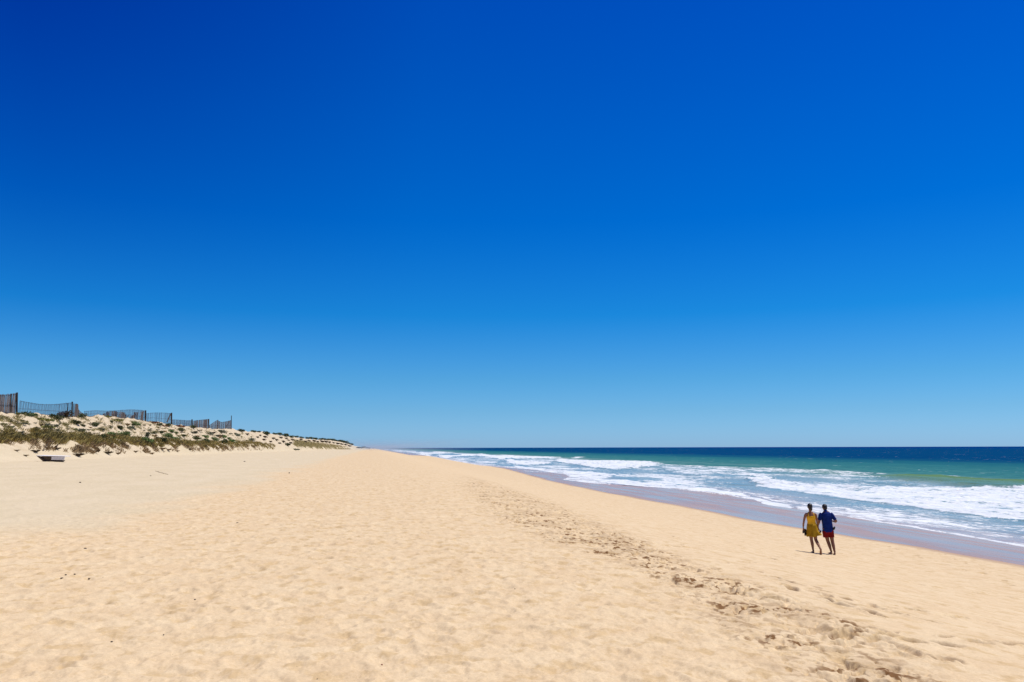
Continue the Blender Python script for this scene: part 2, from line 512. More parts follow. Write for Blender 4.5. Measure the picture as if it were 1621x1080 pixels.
# ------------------------------------------------------------------ ground sheet (fan of rings, fine where one stands)
def fan(th0, th1, dth, coarse, radii, full=True):
    fine = np.arange(th0, th1, dth)
    rest = np.arange(th1, th0 + 360, coarse) if full else np.arange(th1, 181, coarse)
    th = np.radians(np.concatenate([fine, rest]))
    r = np.array(radii)
    T, RR = np.meshgrid(th, r)
    X, Y = RR * np.sin(T), RR * np.cos(T)
    nT, nR = len(th), len(r)
    i = np.arange((nR - 1) * nT).reshape(nR - 1, nT)
    j = np.roll(i, -1, axis=1)
    F = np.stack([i, j, j + nT, i + nT], -1)
    if not full:
        F = F[:, :-1]
    return X.ravel(), Y.ravel(), RR.ravel(), F.reshape(-1, 4)
def radii(spec):
    r = [spec[0]]
    for stop, g in spec[1:]:
        while r[-1] < stop:
            r.append(r[-1] * (1 + g))
    return r
X, Y, RR, F = fan(-34, 54, .078, 2.0, radii([.4, (4.5, .08), (34, .0030), (60, .0055), (400, .009), (25000, .04)]))
Z = zbase(X, Y) + detail(X, Y, RR)
wx = wet_x(Y)
wetv = sstep(-1.0, .55, X - wx)
me = mesh_np('beach', np.stack([X, Y, Z], 1), F[:, ::-1])
attr(me, 'wet', wetv)
pale = 1 - sstep(-8.0, -5.2, X + 1.3 * fbm(X / 4., Y / 7., 3) + np.clip(Y - 30, 0, 100) * 0.0)
attr(me, 'pale', np.clip(pale, 0, 1))
tb = poly_soft(BERM, X, Y, 0.10 + 0.02 * RR, 10) * (RR < 200)
attr(me, 'mark_shade', np.clip(PRINT_SHADE['v'] + (.75 + .25 * (1 - sstep(14, 26, RR))) * tb * (sstep(.15 + .14 * sstep(12, 24, RR), .27 + .14 * sstep(12, 24, RR), fbm(X / .17 + 3.3, Y / .16 + 9, 2)) * (.35 + .65 * sstep(-.25, .25, fbm(X / 1.2 + 3, Y / 1.0, 2))) + .22 * sstep(-.1, .3, perlin(X / 1.3, Y / 1.3))), 0, 1))
attr(me, 'dune', sstep(-28, -31, X))
SAND = sand_material()
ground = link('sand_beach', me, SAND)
tag(ground, kind='structure')

# ------------------------------------------------------------------ sea
EDGE_PX = [(655, 718), (690, 724), (720, 730), (760, 737), (790, 739), (827, 745.5), (842, 743.6), (870, 746.5), (891.6, 750), (902, 755.6), (894, 757.5), (890, 759), (935, 765), (984, 768.5), (1040, 771.5), (1081, 775),
           (1135, 782), (1189, 790), (1215, 799.7), (1260, 806), (1328, 816), (1405, 829), (1478, 841), (1621, 866), (1800, 902), (2100, 960)]
_e = sorted([(lambda p: (p.y, p.x))(ground_hit(u, v)) for u, v in EDGE_PX])
EY, EX = np.array([a for a, b in _e]), np.array([b for a, b in _e])
def edge_x(y):
    return np.interp(y, EY, EX, right=26) + 0.22 * perlin(y / 3.1, y * 0 + 2.2) + .09 * perlin(y / .9, y * 0 + 4.2)
SURF = [  # polygons of white water, photo pixels, and their density
    (.97, [(1195, 752), (1204, 751), (1240, 763), (1300, 767), (1400, 769), (1500, 771), (1640, 772), (1900, 775), (1900, 850), (1640, 822), (1500, 808), (1420, 797), (1330, 786), (1250, 775), (1200, 769), (1188, 760)]),
    (.97, [(875, 729.5), (885, 725.5), (908, 728.3), (959, 729), (1003, 730.3), (1016, 729.3), (1052, 732.8), (1043, 737), (1003, 740), (973, 743), (948, 740.7), (908, 734.5), (891, 732)]),
    (.66, [(1040, 732), (1081, 736), (1189, 739.2), (1300, 742), (1405, 748), (1405, 750.5), (1300, 748), (1260, 747), (1176, 746), (1108, 752), (1067, 750), (1040, 738)]),
    (.90, [(840, 740), (891, 743), (942, 746), (976, 749), (965, 756), (930, 756.5), (903, 756), (890, 749.5), (842, 743.5)]),
    (.92, [(893, 757.3), (937, 756), (989, 758), (1060, 764), (1121, 770), (1176, 778), (1210, 789), (1260, 798), (1260, 807), (1215, 801), (1189, 791), (1135, 783), (1081, 776), (1060, 773), (984, 768), (937, 762), (889, 759.5)]),
    (.97, [(752, 720.6), (757, 718), (760, 717.5), (775, 720.4), (803, 721), (860, 723), (885, 723.4), (885, 724.2), (860, 725), (811, 725), (800, 726), (786, 726), (769, 723.4)]),
    (.95, [(797, 728.7), (807, 724.8), (816, 728.6), (847, 730), (872, 731.2), (872, 734), (843, 736), (823, 735), (803, 733)]),
    (.95, [(812, 736.4), (816, 735.3), (830, 738.4), (865, 740), (865, 743.6), (841, 742.4), (816, 739.6)]),
    (.85, [(748, 730.7), (758, 729.2), (790, 730.4), (790, 732), (752, 732.4)]),
    (.95, [(691, 720), (694, 718), (702, 720.2), (719, 720.8), (752, 720.2), (752, 721.2), (719, 722.4), (705, 725.8), (694, 723.4)]),
    (.90, [(678, 716.6), (685, 715.4), (713, 716.3), (713, 717.4), (692, 718.4), (679, 718)]),
    (.90, [(721, 725.8), (747, 725.4), (747, 726.9), (721, 726.9)]),
    (.95, [(662, 716), (666, 714.4), (671, 716)]),
    (.95, [(635, 713.2), (660, 714.9), (660, 716.2), (635, 714.6)]),
    (.90, [(650, 719), (656, 717.4), (674, 719), (692, 722.4), (663, 721.6)]),
    (.85, [(903, 726.0), (908, 722.6), (925, 723.2), (925, 724)]),
    (.55, [(1478, 751.5), (1490, 750.7), (1520, 753), (1621, 762), (1621, 763.4), (1520, 755), (1480, 754)]),
]
OLIVE = [(1400, 750), (1479, 751), (1520, 754), (1621, 761), (1760, 764), (1760, 772), (1621, 770), (1560, 770), (1480, 762), (1410, 754.5)]
X, Y, RR, F = fan(-1.0, 54, .078, 1.5, radii([20, (260, .0055), (700, .012), (60000, .05)]), False)
ex = edge_x(Y)
keepv = X > ex - 1.2
F = F[keepv[F].all(1)]
used = np.zeros(len(X), bool); used[F.ravel()] = True
idx = np.cumsum(used) - 1
F = idx[F]; X, Y, RR, ex = X[used], Y[used], RR[used], ex[used]
warp = 0.010 * RR
XX = X + warp * .5 * fbm(X / 2.2, Y / 5., 3); YY = Y + warp * 1.6 * fbm(X / 3.1 + 9, Y / 7., 3)
foam = np.zeros(len(X))
# general field: lace inside the break line, thick line along the run-up edge
brk = 79 + 7 * perlin(Y / 60., Y * 0) + 3 * perlin(Y / 13., Y * 0 + 2)
ins = 1 - sstep(-6, 3, X - brk)
foam += ins * (.47 + .26 * fbm(X / 9., Y / 26., 3)) * (1 - sstep(400, 1500, Y) * .0)
foam = np.maximum(foam, .62 * np.exp(-((X - brk) / 2.2) ** 2) * sstep(-.25, .3, perlin(Y / 30. + 4, Y * 0)) * (Y < 240))
de = X - ex
foam = np.maximum(foam, (.62 + .15 * perlin(Y / 7., X / 3.)) * np.exp(-np.clip(de - .25, 0, 99) / .35))
foam = np.maximum(foam, (.50 + .16 * fbm(X / 3., Y / 8., 3)) * np.exp(-(np.clip(de, 0, 99) / 9) ** 2))
# distant surf, beyond 330 m: broken bars lying along the shore
fardist = sstep(330, 480, Y)
bars = sstep(.02, .25, perlin(X / 17. + 2, Y / 160.)) * (1 - sstep(70, 95, X)) + .5 * (1 - sstep(38, 60, X))
foam = foam * (1 - fardist) + fardist * np.clip(bars, 0, 1) * .80
lift = np.zeros(len(X))
for i, (dens, poly) in enumerate(SURF):
    pp = [(lambda q: (q.x, q.y))(on_z(u, v, .10)) for u, v in poly]
    m_ = poly_soft(pp, XX, YY, .004 * RR + .15, 6, i + 2)
    foam = np.maximum(foam * (1 - .3 * (m_ > 0)), m_ * dens * np.clip(.80 + .40 * fbm(XX / 2.4 + i, YY / 6., 3), .6, 1.05))
    lift = np.maximum(lift, m_ * (.22 if dens > .9 and i not in (3, 4) else .08))
pp = [(lambda q: (q.x, q.y))(on_z(u, v, .25)) for u, v in OLIVE]
ol = poly_soft(pp, XX, YY, .012 * RR, 10, 33)
foam = foam * (1 - .75 * ol)
sw = .13 * fbm(X / 9., Y / 34., 3) + .035 * fbm(X / 1.6, Y / 3., 3)
off = sstep(2, 22, X - ex)
ZS = sw * off * sstep(0, 1, off) + lift * off * (1 + .5 * fbm(X / 1.2, Y / 1.7, 3)) + .42 * ol - .06
ZG = zbase(X, Y)
lip = .035 * sstep(0, .35, de) - .06 * (de < 0)
Z = np.maximum(ZS, ZG + lip)
Z = np.where(de < 0, ZG - .05, Z)
me = mesh_np('sea', np.stack([X, Y, Z], 1), F[:, ::-1])
attr(me, 'foam', foam); attr(me, 'olive', ol * .95)
attr(me, 'film', 1 - sstep(.0, 9., de))
sea = link('sea_water', me, sea_material())
tag(sea, kind='structure')
#PART2
# ------------------------------------------------------------------ dune plants
def col_mat(name, a, b_, rough=.7, rnd=.25):
    m, nt, b = new_mat(name)
    n = N(nt)
    f = n.noise(n.pos(), 6.0, 3, .6)
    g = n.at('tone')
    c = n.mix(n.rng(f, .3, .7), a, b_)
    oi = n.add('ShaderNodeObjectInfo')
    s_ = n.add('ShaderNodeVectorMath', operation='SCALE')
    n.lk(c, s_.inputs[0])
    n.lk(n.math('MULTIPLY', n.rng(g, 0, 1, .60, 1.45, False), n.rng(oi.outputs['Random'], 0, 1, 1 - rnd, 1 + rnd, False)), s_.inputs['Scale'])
    n.lk(s_.outputs[0], b.inputs['Base Color'])
    b.inputs['Roughness'].default_value = rough
    b.inputs['Specular IOR Level'].default_value = .25
    return m
M_DARK = col_mat('dark_green_leaves', (.052, .066, .020), (.095, .115, .038))
M_GREEN = col_mat('mid_green_leaves', (.090, .150, .042), (.165, .235, .075))
M_OLIVE = col_mat('olive_leaves', (.19, .185, .038), (.31, .29, .085))
M_GREY = col_mat('grey_green_leaves', (.11, .13, .075), (.17, .18, .12))
M_BROWN = col_mat('brown_twigs', (.055, .036, .018), (.10, .065, .030))
M_RED = col_mat('reddish_mat', (.20, .065, .025), (.27, .13, .05))
M_STRAW = col_mat('dry_straw', (.30, .20, .09), (.42, .30, .15))
M_STEM = simple('twig_bark', (.10, .07, .045))

def leaf_cloud(name, n, kind, seed):
    """unit plant: radius about 1, many small leaf faces (and twigs) spread through its volume"""
    r_ = np.random.default_rng(seed)
    V, F, T = [], [], []
    lumps = [(r_.uniform(-.55, .55), r_.uniform(-.55, .55), r_.uniform(.15, .5), r_.uniform(.35, .6)) for _ in range(7)]
    for i in range(n):
        if kind == 'bush':
            lx, ly, lz, lr = lumps[r_.integers(7)]
            d = r_.normal(size=3); d /= np.linalg.norm(d)
            p = np.array([lx, ly, lz]) + d * lr * (r_.random() ** .45)
            p[2] = abs(p[2]) * .85
            L, W = r_.uniform(.10, .22), r_.uniform(.05, .10)
            a = d + r_.normal(size=3) * .6 + np.array([0, 0, .4])
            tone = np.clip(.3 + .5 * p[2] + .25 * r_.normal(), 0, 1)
        elif kind == 'mat':
            an, rr = r_.uniform(0, 6.283), math.sqrt(r_.random())
            p = np.array([rr * math.cos(an), rr * math.sin(an) * .7, .16 * (1.15 - rr) * r_.random() + .01])
            L, W = r_.uniform(.08, .18), r_.uniform(.04, .08)
            a = r_.normal(size=3) * .6 + np.array([0, 0, .55])
            tone = r_.random()
        else:   # tuft of blades
            an, rr = r_.uniform(0, 6.283), .28 * math.sqrt(r_.random())
            p = np.array([rr * math.cos(an), rr * math.sin(an), 0])
            L, W = r_.uniform(.6, 1.15), r_.uniform(.02, .045)
            a = np.array([math.cos(an), math.sin(an), 0]) * r_.uniform(.1, .9) + np.array([-.25, 0, 1.0])
            tone = r_.random()
        a = a / (np.linalg.norm(a) + 1e-9)
        s = np.cross(a, r_.normal(size=3)); s /= (np.linalg.norm(s) + 1e-9)
        k = len(V)
        if kind == 'tuft':
            droop = np.array([a[0] * .35, a[1] * .35, -.18]) * L
            V += [p - s * W, p + s * W, p + a * L * .6 + s * W * .7, p + a * L + droop]
        else:
            V += [p, p + a * L * .5 + s * W, p + a * L, p + a * L * .5 - s * W]
        F.append([k, k + 1, k + 2, k + 3]); T += [tone] * 4
    me = mesh_np(name, V, F, False)
    attr(me, 'tone', T)
    return me
PLANTS = {}
def plant_mesh(kind, var, mat):
    key = (kind, var, mat.name)
    if key not in PLANTS:
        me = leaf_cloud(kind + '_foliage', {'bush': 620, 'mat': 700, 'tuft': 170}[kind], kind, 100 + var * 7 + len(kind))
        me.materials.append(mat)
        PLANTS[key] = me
    return PLANTS[key]
NSH = [0]
def plant(kind, mat, u, v, wpx, label, cat, group, hs=1.0, name='shrub', stem=False, P=None):
    p = P if P is not None else ground_hit(u, v)
    if P is None and v < 660 or (P is None and (p - EYE).length > 1400):
        p = Vector((XC + 1.0, on_x(u, v, XC + 1.0).y, 0)); p.z = float(zbase(p.x, p.y))
    dist = (p - EYE).dot(fw)
    s = wpx * 1.3 / FPX * dist * .5
    NSH[0] += 1
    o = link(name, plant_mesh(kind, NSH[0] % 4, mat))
    o.location = (p.x, p.y, float(zbase(p.x, p.y)) - .04 * s)
    o.scale = (s, s, s * hs)
    o.rotation_euler = (0, 0, random.uniform(0, 6.28))
    tag(o, label, cat, group)
    return o
GS = 'shrubs growing on the dune'
D, G, O, GY, B, RD, ST = M_DARK, M_GREEN, M_OLIVE, M_GREY, M_BROWN, M_RED, M_STRAW
HERO = [
 ('bush', D, 39, 651, 16, 'dark green shrub just right of the tall slat fence post'),
 ('bush', G, 50, 655, 13, 'mid green shrub below the left end of the sagging slat fence'),
 ('bush', O, 29, 659, 7, 'small olive shrub at the foot of the tall slat fence post'),
 ('mat', O, 64, 665, 26, 'long flat olive mat plant, the highest on the bare sand slope below the sagging fence'),
 ('mat', GY, 33, 671, 15, 'grey green cushion plant on the bare sand below the slat fence post'),
 ('mat', O, 4, 672, 14, 'olive mat plant cut by the left edge of the photo, halfway up the dune'),
 ('mat', O, 72, 677, 25, 'broad olive mat plant in the middle of the bare sand slope'),
 ('bush', GY, 72, 685, 11, 'small grey green shrub under the broad olive mat plant'),
 ('mat', O, 56, 682, 11, 'pale olive cushion plant just above the brown grass band at the left'),
 ('mat', G, 85, 688, 13, 'low green cushion plant touching the top of the grass band'),
 ('bush', D, 91, 664, 20, 'large dark shrub under the sagging fence, left of its dark end post'),
 ('bush', B, 104, 660, 22, 'large brown twiggy shrub around the dark end post of the sagging fence'),
 ('mat', O, 102, 672, 11, 'small yellow green cushion plant below the brown twiggy shrub'),
 ('bush', D, 118, 671, 13, 'round dark shrub on the slope below the curled net fence'),
 ('bush', D, 129, 660, 14, 'dark shrub at the right foot of the curled net fence'),
 ('bush', D, 130, 675, 9, 'small dark shrub between the curled fence and the grass band'),
 ('bush', D, 150, 674, 12, 'dark dome shaped shrub alone on the bare white sand patch'),
 ('bush', GY, 127, 684, 13, 'bluish green loose shrub low on the slope under the small dark shrub'),
 ('tuft', G, 139, 688, 8, 'thin green tuft right of the bluish green loose shrub'),
 ('bush', D, 175, 678, 8, 'small flat dark shrub between two bare sand patches'),
 ('bush', D, 190, 680, 10, 'dark egg shaped shrub leaning down the bare sand'),
 ('bush', G, 174, 689, 12, 'mid green shrub, the left one of two above the grass band'),
 ('bush', G, 195, 690, 17, 'wide leafy green shrub, the right one of two above the grass band'),
 ('bush', GY, 205, 680, 13, 'grey shrub under the right end of the long net fence'),
 ('bush', G, 214, 674, 13, 'green shrub below the foot of the leaning net panel'),
 ('bush', G, 208, 696, 10, 'low green shrub sunk in the upper edge of the grass band'),
 ('bush', G, 233, 701, 20, 'widest green shrub at the lower edge of the dune slope'),
 ('bush', D, 232, 691, 9, 'small dark shrub above the widest green shrub'),
 ('mat', O, 184, 669, 20, 'straggling olive brown mat below the leaning net panel'),
 ('mat', O, 169, 661, 15, 'yellow green low plant below the long net fence'),
 ('bush', D, 127, 693, 17, 'dark green clump in the upper edge of the grass band, left part'),
 ('bush', D, 160, 695, 17, 'dark green clump in the upper edge of the grass band, middle part'),
 ('bush', G, 178, 696, 9, 'small round green clump in the grass band below the leafy shrubs'),
 ('mat', RD, 243, 671, 14, 'reddish mat on the crest below the square net fence'),
 ('bush', D, 251, 674, 9, 'dark green shrub on the red mat under the square net fence'),
 ('mat', RD, 258, 675, 12, 'small reddish mat between the two dark crest shrubs'),
 ('bush', D, 266, 675, 10, 'dark green shrub at the foot of the leaning dark brace'),
 ('mat', RD, 284, 676, 16, 'reddish mat under the low net fence'),
 ('bush', D, 288, 682, 10, 'dark leafy shrub standing on the bright sand below the low net fence'),
 ('bush', G, 270, 684, 10, 'mid green shrub on the slope left of the dark leafy shrub'),
 ('bush', G, 264, 692, 14, 'green shrub with a grey top in the middle of the slope'),
 ('bush', D, 254, 699, 15, 'large round dark green shrub at the foot of the slope'),
 ('bush', G, 278, 697, 14, 'round green shrub right of the large dark one at the foot of the slope'),
 ('bush', D, 309, 696, 12, 'dark green shrub with a reddish edge at mid slope'),
 ('bush', G, 325, 693, 10, 'leafy green shrub above the low dark clump'),
 ('bush', D, 324, 701, 14, 'low dark clump at the foot of the slope under the leafy green shrub'),
 ('bush', G, 341, 698, 13, 'green shrub near the lower right end of the slope'),
 ('bush', D, 354, 702, 14, 'dark clump where the grass band turns dark brown'),
 ('bush', D, 306, 679, 10, 'dark brown shrub around the post between the two net fences'),
 ('bush', D, 381, 683, 9, 'black looking shrub alone on the crest right of the last thin post'),
 ('mat', B, 333, 686, 14, 'dark brown mat below the last net fence'),
 ('mat', B, 346, 691, 15, 'dark brown streak of low plants at mid slope near the last net fence'),
 ('bush', GY, 351, 686, 12, 'grey green shrub below the twisted last net fence'),
 ('bush', G, 368, 701, 12, 'dull green shrub at the right end of the near slope'),
 ('bush', GY, 307, 687, 9, 'pale grey green shrub in the middle of the right slope'),
 ('bush', D, 421, 688, 12, 'large dark shrub on the second dune crest'),
 ('bush', D, 451, 691, 11, 'dark shrub on the crest at the middle of the far dune'),
 ('bush', D, 461, 693, 8, 'small upright dark shrub ending the first run of the far crest'),
 ('mat', GY, 466, 712, 13, 'grey green mat spilling onto the beach at the foot of the far dune'),
 ('bush', D, 455, 706, 9, 'dark shrub on the bare sand above the grey green mat'),
 ('mat', RD, 311, 691, 9, 'small reddish mat above the dark shrub with the reddish edge'),
]
for k, m, u, v, wp, lab in HERO:
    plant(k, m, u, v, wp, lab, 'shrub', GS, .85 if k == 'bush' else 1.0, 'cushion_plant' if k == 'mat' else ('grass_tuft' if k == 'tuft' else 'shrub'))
# far crest and far slope
for u, v in [(400, 684), (409, 684.5), (434, 690), (441, 691), (470, 694), (478, 695), (486, 695.5), (493, 696.5), (500, 697.3), (507, 697.6), (513, 697.8), (519, 698), (525, 698.6), (531, 699.6),
             (536, 700.2), (541, 701.2), (546, 702.6), (551, 704.2), (556, 705.4)]:
    y_ = on_x(u, v, XC + .3).y
    plant('bush', D, u, v, random.uniform(6, 9), 'small dark shrub in the row lining the far dune crest', 'shrub', 'shrubs lining the far dune crest', .75, P=Vector((XC + .3, y_, 0)))
for u, v in [(432, 695), (438, 698), (444, 694), (448, 700), (456, 698), (443, 703), (463, 697), (470, 699), (483, 701), (420, 693), (427, 700),
             (476, 697), (489, 699), (496, 699), (502, 700), (509, 700), (515, 700.5), (521, 701), (528, 702), (534, 703), (540, 704), (546, 705), (553, 707), (412, 690), (417, 697), (407, 693), (452, 695), (460, 702)]:
    plant('bush', B, u, v, random.uniform(5, 8), 'small brown green shrub scattered on the far dune slope', 'shrub', 'shrubs scattered on the far dune slope', .7)
cand = []
for i in range(900):
    u = random.uniform(0, 400)
    top = float(np.interp(u, [0, 100, 200, 300, 400], [664, 668, 670, 680, 689]))
    bot = float(np.interp(u, [0, 100, 200, 300, 400], [686, 688, 697, 702, 702]))
    v = random.uniform(top, bot)
    if perlin(np.array(u / 26.), np.array(v / 7.)) > -.02 and all((abs(u - a) / 7.) ** 2 + (abs(v - b) / 3.) ** 2 > 1 for a, b in cand):
        cand.append((u, v))
SK = [('mat', O, 'small olive mat plant', .9), ('mat', GY, 'small grey green mat plant', .9), ('bush', G, 'small green bushy plant', .8), ('tuft', ST, 'small straw coloured tuft', .7),
      ('mat', B, 'small dark brown mat plant', .9), ('bush', GY, 'small grey green bushy plant', .8), ('mat', O, 'small olive mat plant', .9), ('bush', D, 'small dark bushy plant', .8)]
for i, (u, v) in enumerate(cand[:205]):
    k, m, lab, hs_ = SK[random.randrange(8)]
    zone = ('below the sagging slat fence' if u < 110 else 'below the long low net fence' if u < 232 else 'below the square and low net fences' if u < 305 else 'below the last two net fences')
    plant(k, m, u, v, random.uniform(4, 10), lab + ' on the dune slope ' + zone, 'plant', lab + 's ' + zone, hs_, 'small_plant')

# dune grass: one mass of blades per band
def grass_band(name, spots, blade_w, blade_h, mat, label):
    """spots: (x, y, height factor, tone)"""
    S = np.array(spots)
    n = len(S)
    r_ = np.random.default_rng(len(name))
    z = zbase(S[:, 0], S[:, 1]) - .03
    an = r_.uniform(0, 6.283, n); ln = r_.uniform(.1, .75, n)
    h = blade_h * S[:, 2] * r_.uniform(.6, 1.2, n)
    dx, dy = np.cos(an) * ln * h + .22 * h, np.sin(an) * ln * h
    sx, sy = -np.sin(an) * blade_w, np.cos(an) * blade_w
    P0 = np.stack([S[:, 0] - sx, S[:, 1] - sy, z], 1); P1 = np.stack([S[:, 0] + sx, S[:, 1] + sy, z], 1)
    P2 = np.stack([S[:, 0] + dx * .55 + sx * .7, S[:, 1] + dy * .55 + sy * .7, z + h * .75], 1); P3 = np.stack([S[:, 0] + dx * 1.1, S[:, 1] + dy * 1.1, z + h * .95], 1)
    V = np.stack([P0, P1, P2, P3], 1).reshape(-1, 3)
    F = np.arange(4 * n).reshape(n, 4)
    me = mesh_np(name, V, F, False)
    attr(me, 'tone', np.repeat(S[:, 3], 4))
    o = link(name, me, mat)
    tag(o, label, 'grass', None, 'stuff')
    return o
M_GRASS = col_mat('dune_grass', (.29, .22, .05), (.46, .35, .11))
M_GRASSD = col_mat('dry_dune_grass', (.26, .165, .07), (.36, .25, .12))
M_SLOPE = col_mat('slope_ground_cover', (.20, .175, .045), (.42, .34, .15))
M_GRASSF = col_mat('far_dune_grass', (.30, .25, .085), (.46, .38, .17))
def band_spots(top, bot, u0, u1, n, keep, tone=(0, 1), pw=1.0):
    """scatter n tufts over a strip of the slope whose upper and lower edges are given as (u, v) lists"""
    us, vt = zip(*top); ub, vb = zip(*bot)
    # sample the strip: hits of a coarse lattice, then fill in between
    out_ = []
    uu = np.linspace(u0, u1, 60)
    A = [ground_hit(u, float(np.interp(u, us, vt))) for u in uu]
    Bm = [ground_hit(u, float(np.interp(u, ub, vb))) for u in uu]
    yy = np.array([(a.y + b.y) / 2 for a, b in zip(A, Bm)])
    for _ in range(n):
        i = random.random() * 58.99; k = int(i); f = i - k
        a = A[k].lerp(A[k + 1], f); b = Bm[k].lerp(Bm[k + 1], f)
        p = a.lerp(b, random.random() ** pw)
        x, y = p.x + random.gauss(0, .12), p.y + random.gauss(0, .5)
        nz = float(perlin(np.array(x / 1.1), np.array(y / 1.6)))
        if nz > keep:
            for q in range(7):
                out_.append((x + random.gauss(0, .10), y + random.gauss(0, .14), random.uniform(.7, 1.2), random.uniform(*tone)))
    return out_
near_top = [(-30, 684), (0, 685), (20, 684), (60, 685), (100, 688), (130, 691), (160, 692), (200, 694), (240, 699), (280, 699), (320, 701), (360, 700), (400, 700), (430, 704), (440, 706)]
near_bot = [(-30, 699), (0, 700), (40, 700), (80, 702), (100, 704), (150, 704), (200, 703), (240, 708), (280, 707), (320, 709), (360, 709), (400, 708), (430, 711), (440, 711)]
sp = band_spots(near_top, near_bot, -28, 434, 8600, -.10)
grass_band('dune_grass', sp, .013, .42, M_GRASS, 'olive brown band of grass running along the foot of the near dune')
low_bot = [(-30, 709), (0, 710), (40, 710), (100, 714), (130, 719), (200, 717), (240, 718), (300, 715), (360, 714), (430, 713)]
sp = band_spots([(u, v - 2) for u, v in near_bot], low_bot, -28, 420, 5200, .22, pw=1.8)
grass_band('dry_grass', sp, .013, .36, M_GRASSD, 'straw brown dry grass wisps on the sand below the olive grass band')
ft, fb = [(465, 698), (500, 701), (520, 703), (540, 706), (556, 708.5)], [(465, 706), (500, 709.5), (520, 711), (540, 711.5), (556, 711.5)]
sp = band_spots(ft, fb, 466, 554, 4200, -.2)
sp = [(a + random.gauss(0, .4), b + random.gauss(0, 3), c, d) for a, b, c, d in sp]
grass_band('far_grass', sp, .05, .5, M_GRASSF, 'olive grass patch at the foot of the far dune')
st_ = [(-30, 660), (0, 660), (60, 661), (100, 662), (150, 661), (200, 665), (250, 671.5), (300, 677), (340, 681.5), (380, 685), (405, 687)]
sp = band_spots(st_, near_top, -28, 400, 4300, .13)
grass_band('slope_grass', sp, .016, .26, M_SLOPE, 'sparse olive and straw ground cover in patches over the near dune slope')
# brown tufts hanging at the foot
TUFTS = [(122, 722, 16), (150, 716, 12), (170, 718, 13), (186, 719, 10), (57, 716, 12), (40, 722, 8), (256, 712, 11), (266, 714, 9), (280, 716, 8), (300, 713, 9), (345, 711, 9), (214, 716, 9), (240, 719, 8), (90, 712, 12), (26, 714, 8)]
for u, v, wp in TUFTS:
    plant('tuft', M_GRASSD if wp < 12 else M_BROWN, u, v, wp, 'brown drooping grass tuft at the foot of the near dune', 'grass tuft', 'brown tufts at the dune foot', .55, 'grass_tuft')

# ------------------------------------------------------------------ boxes, bars, tubes
def bm_box(bm, c, size, rot=None):
    m = Matrix.Translation(c) @ (rot.to_4x4() if rot is not None else Matrix.Identity(4)) @ Matrix.Diagonal((*size, 1))
    bmesh.ops.create_cube(bm, size=1, matrix=m)
def bm_bar(bm, a, b, w, d=None, seg=6):
    a, b = Vector(a), Vector(b)
    q = (b - a).to_track_quat('Z', 'Y').to_matrix()
    if d is None:
        m = Matrix.Translation((a + b) / 2) @ q.to_4x4()
        bmesh.ops.create_cone(bm, cap_ends=True, segments=seg, radius1=w, radius2=w * .9, depth=(b - a).length, matrix=m)
    else:
        bm_box(bm, (a + b) / 2, (w, d, (b - a).length), q)
def bm_obj(name, bm, mat, parent=None, smooth=False):
    me = bpy.data.meshes.new(name)
    bm.to_mesh(me); bm.free()
    if smooth:
        me.polygons.foreach_set('use_smooth', np.ones(len(me.polygons), bool))
    return link(name, me, mat, parent)

